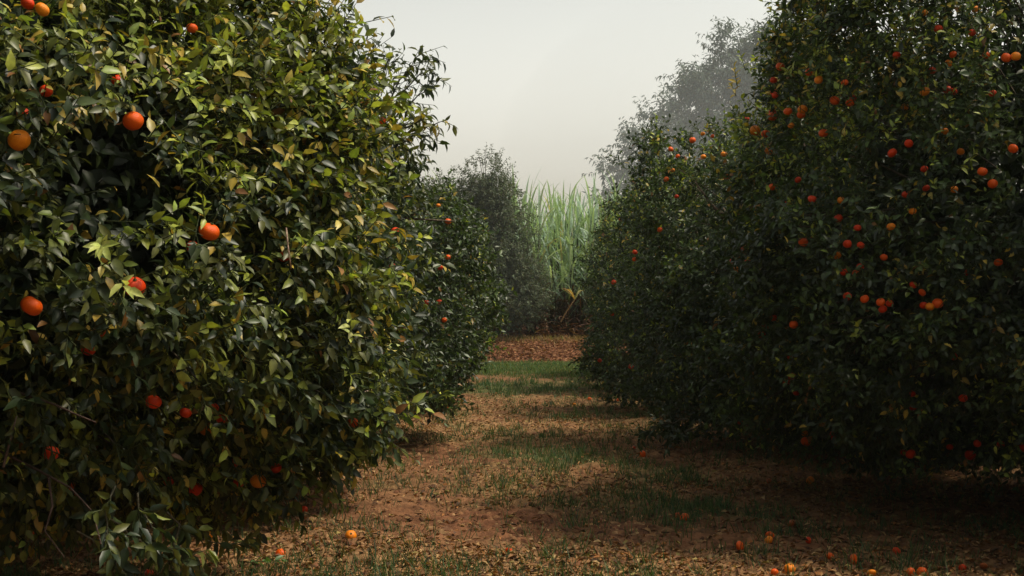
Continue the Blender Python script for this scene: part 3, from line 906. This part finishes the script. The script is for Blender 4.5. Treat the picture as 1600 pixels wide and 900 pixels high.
 (1403,743,6,2,2,"dark red orange at the skirt's lower fringe"),
 (1145,706,6,1,0,"bright little orange low on the second right-row tree beside the grass"),
 (1179,740,8,2,0,"dark red orange hanging lowest on the second right-row tree"),
 (1467,760,6,2,2,"dim red orange among hanging leaves at the near right tree's bottom"),
]
# fallen: pixel, radius px, peel (3 spoiled), label
FALLEN = [
 (328,835,8,0,"golden fallen orange on leaf litter at the edge of the left tree's shade"),
 (438,866,9,1,"red-orange fallen fruit with a torn peel on sunlit litter, near the lane's left side"),
 (548,840,9,0,"golden fallen orange alone on litter, left part of the lane"),
 (517,787,7,2,"dark red fallen orange on shaded soil under the left row"),
 (475,801,6,2,"small red fallen orange in shade beneath the near left tree's tip"),
 (58,836,7,1,"sunlit fallen orange glimpsed beneath the near left tree's branches"),
 (39,741,6,1,"fallen orange lit far behind the near left tree's black shade"),
 (213,846,5,1,"small fallen orange behind the dangling stems at lower left"),
 (296,896,10,0,"golden fallen orange cut by the frame's bottom edge at lower left"),
 (233,895,8,2,"red fallen orange among stems at the frame's bottom edge"),
 (795,857,5,2,"small faded red fallen orange in the middle of the lane"),
 (1069,811,8,1,"fallen orange, right one of a pair on bare soil in the lane"),
 (1059,809,5,2,"smaller darker fallen orange of a pair on bare soil in the lane"),
 (1156,855,8,1,"squashed-looking fallen orange on litter right of the lane's middle"),
 (1203,836,7,1,"reddish fallen orange, upper of a close pair by dark grass"),
 (1201,848,7,0,"golden fallen orange, lower of a close pair by dark grass"),
 (1236,821,7,3,"brown spoiled fallen orange in grass at the shade's edge"),
 (1263,847,5,2,"small dim fallen orange at the edge of the near right tree's shade"),
 (1234,889,9,0,"brightest golden fallen orange at the bottom right of the lane"),
 (1210,897,5,1,"small fallen orange left of the brightest golden one, at the bottom edge"),
 (1297,869,6,1,"fallen orange between the shade and the bright golden one"),
 (1334,875,9,1,"broken fallen orange with a green leaf lying beside it"),
 (1362,897,7,0,"fallen orange at the bottom edge under the broken one"),
 (1401,859,7,2,"dim fallen orange inside the near right tree's shade"),
 (1441,893,9,1,"large fallen orange of a pair at the bottom edge, lower right"),
 (1423,897,7,1,"smaller fallen orange of a pair at the bottom edge, lower right"),
 (1504,887,6,2,"shaded red fallen orange at lower right, left of another"),
 (1537,888,6,3,"dark spoiled fallen orange furthest into the lower right shade"),
 (1266,752,7,0,"sunlit fallen orange seen behind the near right tree's skirt"),
 (1201,755,5,3,"dull brown fallen orange on sunlit litter left of the near right tree's skirt"),
 (1004,715,6,1,"fallen orange alone on grass in the middle distance of the lane"),
 (990,700,3,2,"tiny red fallen orange behind the lone one in the grass"),
 (698,637,3,1,"tiny fallen orange beside the third left-row tree"),
 (966,625,3,1,"far fallen orange nearest the right row's shade"),
 (921,625,3,1,"far fallen orange left of the one at the right row's shade"),
 (897,632,3,0,"far pale fallen orange at the left of a small scatter"),
 (911,635,3,0,"far pale fallen orange in the middle of a small scatter"),
]
SIDE = {"A": "oranges on the near left tree", "A2": "oranges on the second left tree", "B": "oranges on the third left tree", "C": "oranges on the far left trees", "D": "oranges on the far left trees",
        "R1": "oranges on the near right tree", "R2": "oranges on the second right tree", "R3": "oranges on the third right tree", "R4": "oranges on the far right trees", "R5": "oranges on the far right trees"}

def fruit_mesh(name, seed, mat, flat=.90):
    """A mandarin-like orange: flattened globe, sunken at the stalk, faintly ribbed; radius 1."""
    nu, nv = 28, 18
    v = np.linspace(0, math.pi, nv); u = np.linspace(0, 2 * math.pi, nu, endpoint=False)
    Vv, U = np.meshgrid(v, u, indexing="ij")
    d = np.stack([np.sin(Vv) * np.cos(U), np.sin(Vv) * np.sin(U), np.cos(Vv)], -1).reshape(-1, 3)
    r = 1 + .035 * noise(d * 1.6 + seed, seed) + .012 * noise(d * 6, seed + 1) + .010 * np.cos(5 * U.ravel() + seed) * np.sin(Vv.ravel()) ** 2
    r -= .10 * np.exp(-(Vv.ravel() / .28) ** 2) + .06 * np.exp(-((math.pi - Vv.ravel()) / .22) ** 2)
    P = d * r[:, None]; P[:, 2] *= flat
    q = []
    for a in range(nv - 1):
        for b in range(nu):
            b2 = (b + 1) % nu
            q.append((a * nu + b, (a + 1) * nu + b, (a + 1) * nu + b2, a * nu + b2))
    return make_mesh(name, P, np.array(q), None, [mat])

FRUIT = [[fruit_mesh("orange", 3 * k + j, M_FRUIT[k], .82 + .04 * j) for j in range(3)] for k in range(4)]
s = Soup()
V, T = tube([[0, 0, .78], [.02, .01, 1.1], [.10, .05, 1.6], [.22, .06, 2.2]], [.07, .06, .05, .05], 6); s.add(V, T, (.10, .14, .05))
for j in range(5):
    a = j * 1.257
    V, T = tube([[0, 0, .80], [.12 * math.cos(a), .12 * math.sin(a), .83], [.22 * math.cos(a), .22 * math.sin(a), .84]], [.07, .06, .02], 5); s.add(V, T, (.12, .15, .06))
STALK = s.mesh("stalk", [M_BARK])
s = Soup()
for j in range(6):
    a = j * 1.047
    V, T = tube([[0, 0, .79], [.10 * math.cos(a), .10 * math.sin(a), .83], [.2 * math.cos(a), .2 * math.sin(a), .85]], [.06, .06, .02], 5); s.add(V, T, (.11, .13, .05))
CALYX = s.mesh("calyx", [M_BARK])

rng = np.random.default_rng(77)
for px, py, rp, peel, cov, label in HANGING:
    step = -3 if px < 800 else 3                # an orange beside the crown's edge moves in under its leaves
    for q in range(30):
        up = 2.5 * q if py > 600 else 0
        k, d = first_crown(px + step * q * (.3 if up else 1), py - up)
        if k is not None: break
    px, py = px + step * q * (.3 if py > 600 else 1) + (0 if q == 0 or py > 600 else step * 2), py - (up + 14 if q and py > 600 else 0)
    k, d = near_crown(px, py)
    d = d + ((.0, .11, .30) if py < 590 or k[0] == 'A' else (-.08, .03, .2))[cov]
    rad = float(np.clip((.96 if k[0] == 'A' else .87) * rp * d / FPX, .025, .045))
    p = at(px, py, d)
    FRUIT_SPOTS.setdefault(k, []).append((p, rad, (.10, .32, .50)[cov] if k[0] == 'A' else ((.14, .34, .38) if py < 590 else (.06, .15, .3))[cov]))
    o = link("orange", FRUIT[peel][rng.integers(3)], loc=p)
    o.scale = (rad,) * 3
    o.rotation_euler = (rng.normal(0, .35), rng.normal(0, .35), rng.random() * 6.28)
    tag(o, label, "orange", SIDE[k])
    if rp >= 6: link("stalk", STALK, o)
for px, py, rp, peel, label in FALLEN:
    p = on_ground(px, py + rp * .6) * (EYE + .02) / EYE
    rad = float(np.clip(rp * p[1] / FPX, .024, .042))
    p[2] = ground_height(p[:1], p[1:2])[0] + rad * .78
    o = link("fallen_orange", FRUIT[peel][rng.integers(3)], loc=p)
    o.scale = (rad, rad, rad * (.8 if "squashed" in label or "broken" in label or peel == 3 else 1))
    o.rotation_euler = (rng.normal(0, 1.0), rng.normal(0, 1.0), rng.random() * 6.28)
    tag(o, label, "orange", "fallen oranges on the orchard floor")
    if rp >= 7: link("calyx", CALYX, o)
# ------------------------------------------------------------------ build the trees
def zone_a(p):                      # yellowing and painted-in sunlight, upper lane side of the near left tree
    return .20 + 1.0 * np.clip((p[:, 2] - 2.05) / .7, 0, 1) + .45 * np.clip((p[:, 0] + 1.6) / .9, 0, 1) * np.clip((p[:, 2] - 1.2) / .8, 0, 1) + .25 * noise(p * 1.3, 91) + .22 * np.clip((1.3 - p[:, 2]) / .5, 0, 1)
def thin_a(p):                      # the hollow low on the side towards the camera
    return 1 - .88 * np.exp(-((p[:, 0] + 1.75) / .50) ** 2 - ((p[:, 2] - 1.15) / .48) ** 2) * (p[:, 1] < 6.2)
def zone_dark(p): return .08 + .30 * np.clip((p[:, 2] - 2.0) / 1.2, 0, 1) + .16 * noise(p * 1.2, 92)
def zone_r1(p): return .10 + .62 * np.clip((p[:, 2] - 2.1) / 1.2, 0, 1) + .7 * blob(p[:, 0], p[:, 2], 1.75, 3.05, .35, .5) + .2 * noise(p * 1.1, 93)  # lighter towards the top: light from above put into leaf colour; yellow lane corner
def zone_a2(p): return .05 + .45 * np.clip((p[:, 2] - 1.7) / 1.2, 0, 1) * np.clip((9.9 - p[:, 1]) / .8, 0, 1) + .12 * noise(p * 1.3, 94)

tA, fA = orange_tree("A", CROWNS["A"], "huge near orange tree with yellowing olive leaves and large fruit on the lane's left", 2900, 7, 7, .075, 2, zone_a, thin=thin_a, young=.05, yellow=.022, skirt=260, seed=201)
tA2, fA2 = orange_tree("A2", CROWNS["A2"], "second orange tree of the left row, with a thin spray of branches against the sky", 1600, 6, 7, .078, 2, zone_a2, seed=202, skirt=180)
tB, fB = orange_tree("B", CROWNS["B"], "dark round orange tree, third in the left row, with small bright fruit", 1100, 6, 6, .084, 1, zone_dark, seed=203, skirt=150, mid=GREEN, yellow=.005, droop=(-.2, .65))
tC, fC = orange_tree("C", CROWNS["C"], "small dark orange tree, fourth in the left row, its tip over the green strip", 700, 6, 6, .086, 1, zone_dark, seed=204, skirt=120, mid=GREEN, yellow=.005, droop=(-.2, .65))
tD, fD = orange_tree("D", CROWNS["D"], "last orange tree of the left row, barely showing behind the fourth", 600, 6, 6, .088, 1, zone_dark, seed=205, skirt=100, mid=GREEN, yellow=.005, droop=(-.2, .65))
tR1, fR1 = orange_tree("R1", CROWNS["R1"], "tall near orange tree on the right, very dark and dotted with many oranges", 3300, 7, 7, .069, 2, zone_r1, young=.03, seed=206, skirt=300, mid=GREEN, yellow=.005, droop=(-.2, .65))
tR2, fR2 = orange_tree("R2", CROWNS["R2"], "second orange tree of the right row, dark, bulging beside the near one", 1900, 6, 7, .073, 2, zone_dark, seed=207, skirt=200, mid=GREEN, yellow=.005, droop=(-.2, .65))
tR3, fR3 = orange_tree("R3", CROWNS["R3"], "third orange tree of the right row, topped by a grey tree behind", 1000, 6, 6, .084, 1, zone_dark, seed=208, skirt=150, mid=GREEN, yellow=.005, droop=(-.2, .65))
tR4, fR4 = orange_tree("R4", CROWNS["R4"], "fourth orange tree of the right row, dark dome beside the sugarcane", 900, 6, 6, .086, 1, zone_dark, seed=209, skirt=150, mid=GREEN, yellow=.005, droop=(-.2, .65))
tR5, fR5 = orange_tree("R5", CROWNS["R5"], "last orange tree of the right row, its low edge over the green strip", 700, 6, 6, .088, 1, zone_dark, seed=210, skirt=120, mid=GREEN, yellow=.005, droop=(-.2, .65))

# the same rows go on beside and behind the camera, and a further row stands on the right
def copy_tree(src, x, y, rz, label, sc=1.0):
    r = src.copy(); COL.objects.link(r); r.location = (x, y, 0); r.rotation_euler = (0, 0, rz); r.scale = (sc, sc, sc); r["label"] = label
    for ch in src.children:
        c = ch.copy(); COL.objects.link(c); c.parent = r
for src, x, y, rz, label in ((tB, -3.5, 1.8, 2.0, "orange tree beside the camera, next in the left row before the huge yellowing one"),
                             (tR4, 5.1, 5.3, 1.2, "orange tree beside the camera, next in the right row before the tall near one"),
                             (tR3, 4.6, .6, .4, "orange tree just behind the camera in the right row"), (tR4, 4.4, -4.2, 3.0, "orange tree further behind the camera in the right row"),
                             (tB, -3.4, -2.8, 4.0, "orange tree just behind the camera in the left row"), (tR3, -3.2, -7.4, 5.0, "orange tree further behind the camera in the left row"),
                             (tR3, 10.4, 11.5, 2.2, "orange tree of the next row, hidden behind the tall near one")):
    copy_tree(src, x, y, rz, label)

# fresh pale shoots
rng = np.random.default_rng(301)
LIME = [(.42, .46, .13), (.36, .42, .10), (.46, .46, .16)]
for px, py, n, cols in [(160,382,9,LIME),(190,440,7,LIME),(550,530,9,LIME),(8,782,5,LIME),(292,166,8,YOUNG),(540,92,10,YELLOW),(405,88,9,YOUNG),(365,96,9,YOUNG),(320,345,8,YOUNG),(390,302,9,YOUNG),
                        (285,272,8,YOUNG),(640,252,8,YELLOW),(570,318,8,YELLOW),(225,75,9,YELLOW),(130,60,9,YOUNG),(460,200,7,YOUNG),(200,30,9,YOUNG),(560,250,8,YELLOW),(30,660,4,OLIVE),(415,640,6,YOUNG),(370,770,8,YOUNG)]:
    k, d = near_crown(px, py)
    rt, ft = {"A": (tA, fA), "A2": (tA2, fA2), "B": (tB, fB)}[k]
    shoot(rt, ft, at(px, py, d - .10), rng, n, .07, cols)
for px, py, n, cols in [(1342,600,2,LIME),(1265,95,8,YOUNG),(1385,226,8,YOUNG),(1500,263,6,LIME),(1262,585,6,YOUNG),(1152,135,9,YELLOW),(1165,110,8,YOUNG),(1235,120,7,YOUNG),(1420,60,8,YOUNG),(1150,150,8,YELLOW),
                        (1290,235,9,YOUNG),(1430,140,6,YOUNG),(1350,15,8,YOUNG),(1550,330,6,OLIVE),(1586,852,3,OLIVE),(1240,345,6,YOUNG),(1130,320,7,YOUNG),(1262,710,6,OLIVE)]:
    k, d = near_crown(px, py)
    rt, ft = {"R1": (tR1, fR1), "R2": (tR2, fR2), "R3": (tR3, fR3)}[k]
    shoot(rt, ft, at(px, py, d - .08), rng, n, .065, cols)

# the spray of branches of the second left tree against the sky
def leafy_branch(root, foot, pts, rng, nleaf=26, size=.085, r0=.009, name="branch", cols=DARK + OLIVE, side=3, reach=.22):
    p = np.array(pts, float)
    q = np.vstack([p[:1]] + [p[j] + (p[j + 1] - p[j]) * t + rng.normal(0, .012, 3) for j in range(len(p) - 1) for t in (.33, .66, 1)])
    s = Soup(); V, T = tube(q - foot, np.linspace(r0, .002, len(q)), 5); s.add(V, T, (.07, .065, .04), 1)
    b, t = [], []
    for j in range(max(1, len(q) // 5), len(q)):
        for _ in range(side):
            e = q[j] + unit((unit((q[min(j + 1, len(q) - 1)] - q[j - 1])[None])[0] + rng.normal(0, .75, 3))[None])[0] * rng.uniform(.3, 1) * reach
            b.append(q[j]); t.append(e)
    b, t = np.array(b), np.array(t)
    V, T = prisms(b - foot, t - foot, .003, .0015, 3); s.add(V, T, (.06, .07, .03), 1)
    P, D, N, L, k = spray_leaves(b, t, max(3, nleaf * 2 // max(1, len(b)) + 3), rng, size, droop=(.2, 1.0))
    C = pick(rng, cols, np.ones(len(cols)), len(P)) * rng.uniform(.8, 1.2, (len(P), 1))
    s.add(*leaf_soup(P - foot, D, N, L, L * .42, C, 2, fold=.2, arch=.3))
    return link(name, s.mesh(name, [M_LEAF, M_BARK]), root)

rng = np.random.default_rng(311)
for pts in ([(575,235,9.0),(610,150,8.9),(635,110,8.8),(656,82,8.8)], [(580,240,9.1),(625,175,9.0),(655,150,8.9),(668,128,8.9)], [(580,250,9.0),(620,205,8.9),(645,190,8.8),(658,185,8.8)],
            [(575,255,8.9),(615,225,8.8),(645,215,8.7),(664,214,8.7)], [(565,230,8.8),(590,150,8.8),(600,115,8.8),(612,88,8.8)], [(570,260,9.2),(610,235,9.2),(635,240,9.2),(648,250,9.2)],
            [(560,200,8.6),(575,130,8.6),(580,100,8.6),(574,80,8.6)], [(590,220,9.3),(630,150,9.3),(655,118,9.3),(672,108,9.3)]):
    leafy_branch(tA2, fA2, [at(*q) for q in pts], rng, nleaf=12, side=2, reach=.19, size=.08)
leafy_branch(tA2, fA2, [at(*q) for q in [(620,200,8.8),(655,186,8.7),(680,195,8.6),(700,190,8.6)]], rng, nleaf=6, side=1, reach=.08, cols=OLIVE + YELLOW[:1])
# twigs that hang free under the near left tree
for pts in ([(0,705,5.0),(60,735,4.9),(110,762,4.8),(145,800,4.7),(158,850,4.6)], [(75,742,4.9),(82,790,4.8),(70,830,4.8),(100,870,4.7)], [(25,612,4.8),(85,632,4.7),(120,648,4.6),(150,660,4.6)], [(5,730,4.7),(18,680,4.7),(26,650,4.7)]):
    p = np.array([at(*q) for q in pts])
    s = Soup(); V, T = tube(p - fA, np.linspace(.0055, .0025, len(p)), 6); s.add(V, T, (.085, .055, .042)); link("twig", s.mesh("twig", [M_BARK]), tA)
s = Soup(); p = np.array([at(*q) for q in [(447,356,5.1),(450,385,5.08),(455,420,5.1)]])
V, T = tube(p - fA, [.004, .0035, .003], 6); s.add(V, T, (.42, .30, .22)); link("twig", s.mesh("twig", [M_BARK]), tA)["label"] = "pale bare dangling twig"
# drooping low branches whose leaves reach the litter at lower left
rng = np.random.default_rng(317)
for pts in ([(150,800,4.9),(200,840,5.0),(260,862,5.1),(300,872,5.2)], [(180,760,4.8),(165,800,4.7),(160,840,4.7)], [(120,830,5.0),(170,870,5.1),(190,890,5.1)],
            [(260,800,5.2),(300,840,5.4),(380,855,5.7)], [(215,770,4.8),(225,810,4.8),(235,850,4.8)], [(280,820,5.2),(270,865,5.2),(262,890,5.2)]):
    leafy_branch(tA, fA, [at(*q) for q in pts], rng, nleaf=16, side=1, size=.08, r0=.005, reach=.14, cols=DARK + OLIVE)
# low sprig of the second right tree over the grass
leafy_branch(tR2, fR2, [at(*q) for q in [(1075,655,12.6),(1045,660,12.5),(1020,668,12.4),(1005,676,12.4)]], rng, nleaf=26, side=2, reach=.2, cols=DARK)
leafy_branch(tR2, fR2, [at(*q) for q in [(1085,670,12.6),(1060,680,12.5),(1045,690,12.4)]], rng, nleaf=20, side=2, reach=.2, cols=DARK)

# broken green sprigs lying on the litter
def fallen_sprig(px, py, label, rng, cols, ln=.22, n=9):
    p = on_ground(px, py); root = link("fallen_sprig", None, loc=(p[0], p[1], .02)); tag(root, label, "leaf sprig")
    a = rng.random() * .8 - .4
    b = np.array([[-.5 * ln, 0, .02]]); t = np.array([[.5 * ln, a * .1, .035]])
    s = Soup(); V, T = prisms(b, t, .004, .002, 5); s.add(V, T, (.09, .10, .04)); link("stem", s.mesh("stem", [M_BARK]), root)
    P, D, N, L, k = spray_leaves(b, t, n, rng, .09, droop=(-.1, .15)); D[:, 2] = np.clip(D[:, 2], -.1, .5); N[:, 2] += .6
    s = Soup(); s.add(*leaf_soup(P, D, N, L, L * .42, pick(rng, cols, np.ones(len(cols)), n), 2)); link("leaf_tuft", s.mesh("leaf_tuft", [M_LEAF]), root)
fallen_sprig(396, 855, "broken dark green leaf sprig lying on litter behind a torn fallen orange", rng, OLIVE + DARK[3:])
fallen_sprig(414, 889, "fresh green leaf sprig lying on litter near the lower left", rng, [(.06, .13, .035), (.08, .15, .04)])

# ------------------------------------------------------------------ bushy tree on the bank, left of the cane
def loose_tree(name, label, foot, lobes, nsp, leaf, wid, cols, rng, trunk_r, wisps=0, droop=(.1, .7), nl=9, tw=(.25, .6), group=None, cat="tree", lift=.5, clump=-.45):
    foot = np.array(foot, float)
    root = link(name, None, loc=foot); tag(root, label, cat, group)
    s = Soup(); top = np.array(lobes[0][:3]) - foot
    V, T = tube(wander([0, 0, -.1], top, 7, .10, 0, rng), np.linspace(trunk_r, trunk_r * .35, 7), 8); s.add(V, T, (.10, .08, .06))
    for lb in lobes[1:]:
        V, T = tube(wander(top * rng.uniform(.25, .6), np.array(lb[:3]) - foot, 6, .12, .1, rng), np.linspace(trunk_r * .5, trunk_r * .12, 6), 6); s.add(V, T, (.10, .08, .06))
    link("trunk", s.mesh("trunk", [M_BARK]), root)
    s = Soup(); vol = np.array([l[3] * l[4] for l in lobes]); vol = vol / vol.sum()
    for lb, w in zip(lobes, vol):
        n = int(nsp * w); d = unit(rng.normal(size=(n, 3)))
        c = np.array(lb[:3]); rr = np.array([lb[3], lb[3], lb[4]])
        rad = rng.random(n) ** .45 * (1 + .18 * noise(d * 2.5 + c, 7) + .12 * noise(d * 6 + c, 8))
        b = c + d * rr * rad[:, None]
        keep = noise(b * 1.5 / max(.6, lb[3] / 2.2), 17) > clump
        b, d = b[keep], d[keep]; n = len(b)
        t = b + unit(d * .5 + np.array([0, 0, lift]) + rng.normal(0, .45, (n, 3))) * rng.uniform(*tw, n)[:, None]
        P, D, N, L, k = spray_leaves(b, t, nl, rng, leaf, droop=droop)
        C = pick(rng, cols, np.ones(len(cols)), len(P)) * rng.uniform(.75, 1.25, (len(P), 1))
        ok = P[:, 2] > foot[2] + .02
        s.add(*leaf_soup((P - foot)[ok], D[ok], N[ok], L[ok], L[ok] * wid, C[ok], 1, fold=.2, arch=.2))
        V, T = prisms(b - foot, t - foot, .0035, .002, 3); s.add(V, T, (.09, .075, .055), 1)
        few = rng.random(n) < .06
        V, T = prisms((c + (b - c) * .3 - foot)[few], (b - foot)[few], .014, .007, 3); s.add(V, T, (.09, .075, .055), 1)
    link("crown", s.mesh("crown", [M_FAR, M_BARK]), root)
    return root

rng = np.random.default_rng(401)
GREY = [(.062, .088, .044), (.050, .072, .038), (.080, .105, .050), (.075, .080, .042)]
loose_tree("bushy_tree", "loose grey-green bushy tree with wispy top, standing on the bank left of the sugarcane", (-.7, 36.6, .36),
           [(-.75, 36.6, 3.1, 1.35, 1.6), (-1.5, 36.6, 3.8, 1.1, 1.45), (-2.2, 36.6, 3.6, .9, 1.4), (-.5, 36.5, 4.1, .75, 1.05), (.0, 36.5, 2.2, 1.0, 1.3), (-.75, 36.6, 4.6, .8, 1.2), (-1.9, 36.8, 2.2, 1.2, 1.5), (.25, 36.4, 1.7, .9, 1.0), (-.7, 36.4, 1.4, 1.4, .9)],
           9500, .088, .46, GREY, rng, .09, tw=(.12, .36), lift=.45)
rng = np.random.default_rng(402)
FARG = [(.050, .080, .055), (.062, .095, .064), (.040, .064, .046)]
K = 95 / 54.0
TALL = [(11.0, 54, 8.6, 3.2, 3.2), (9.0, 54, 7.6, 2.4, 2.5), (12.5, 54, 10.3, 3.0, 2.8), (6.5, 53, 7.4, 1.7, 1.9), (5.1, 52.5, 6.4, 1.3, 1.5), (8.4, 54, 9.6, 1.7, 2.0), (9.8, 54, 10.8, 1.8, 1.8), (14.5, 55, 9.0, 3.0, 3.2), (8.2, 53, 4.8, 2.2, 1.8), (12, 54, 5.5, 3.2, 2.2),
        (10.9, 54, 12.3, .9, .8), (9.2, 54, 12.1, .8, .9), (7.5, 53.5, 10.5, .9, .8), (6.3, 53, 9.2, .8, .6), (5.3, 52.5, 8.0, .8, .5), (4.1, 52.3, 7.0, .7, .5), (4.2, 52.3, 5.6, .7, .5)]
loose_tree("tall_tree", "tall hazy grey tree with drooping feathery foliage rising behind the right row", (11.5 * K, 54 * K, 0),
           [(lb[0] * K, lb[1] * K, EYE + (lb[2] - EYE) * K, lb[3] * K, lb[4] * K) for lb in TALL],
           21000, .44, .34, FARG, rng, .36, droop=(.4, 1.3), tw=(.6, 1.7), nl=11, clump=.12)

# ------------------------------------------------------------------ air
def smoke_puff(c, r, density, seed):
    nu, nv = 28, 16
    v = np.linspace(0, math.pi, nv); u = np.linspace(0, 2 * math.pi, nu, endpoint=False)
    Vv, U = np.meshgrid(v, u, indexing="ij")
    d = np.stack([np.sin(Vv) * np.cos(U), np.sin(Vv) * np.sin(U), np.cos(Vv)], -1).reshape(-1, 3)
    P = d * np.array(r) * (1 + .22 * noise(d * 1.8 + seed, seed))[:, None]
    q = [(a * nu + b, (a + 1) * nu + b, (a + 1) * nu + (b + 1) % nu, a * nu + (b + 1) % nu) for a in range(nv - 1) for b in range(nu)]
    m, t, out = new_mat("smoke")
    pv = t.nodes.new("ShaderNodeVolumePrincipled")
    pv.inputs["Color"].default_value = (.74, .82, .86, 1); pv.inputs["Density"].default_value = density; pv.inputs["Anisotropy"].default_value = .2
    t.links.new(pv.outputs[0], out.inputs["Volume"])
    o = link("smoke", make_mesh("smoke", P, np.array(q), None, [m]), loc=c); o["kind"] = "stuff"; return o
tag(smoke_puff((10.0, 74, 9.0), (12, 7, 9.5), .016, 5), "thin pale smoke drifting before the tall grey tree", "smoke")
tag(smoke_puff((-1.3, 34.7, 2.7), (2.6, 1.6, 2.7), .008, 9), "faint smoke hanging in front of the bushy tree by the cane", "smoke")
bm_v = np.array([(X, Y, Z) for X in (-215, 215) for Y in (-50, 215) for Z in (-1.2, 30)], float)
bm_q = np.array([(0, 1, 3, 2), (4, 6, 7, 5), (0, 4, 5, 1), (2, 3, 7, 6), (0, 2, 6, 4), (1, 5, 7, 3)])
m, t, out = new_mat("haze")
pv = t.nodes.new("ShaderNodeVolumePrincipled")
pv.inputs["Color"].default_value = (.80, .86, .88, 1)
pv.inputs["Density"].default_value = HAZE
pv.inputs["Anisotropy"].default_value = .3
t.links.new(pv.outputs[0], out.inputs["Volume"])
if HAZE > 0:
    hz = link("haze", make_mesh("haze", bm_v, bm_q, None, [m], smooth=False)); tag(hz, "pale smoky haze hanging over the orchard", "haze", kind="stuff")
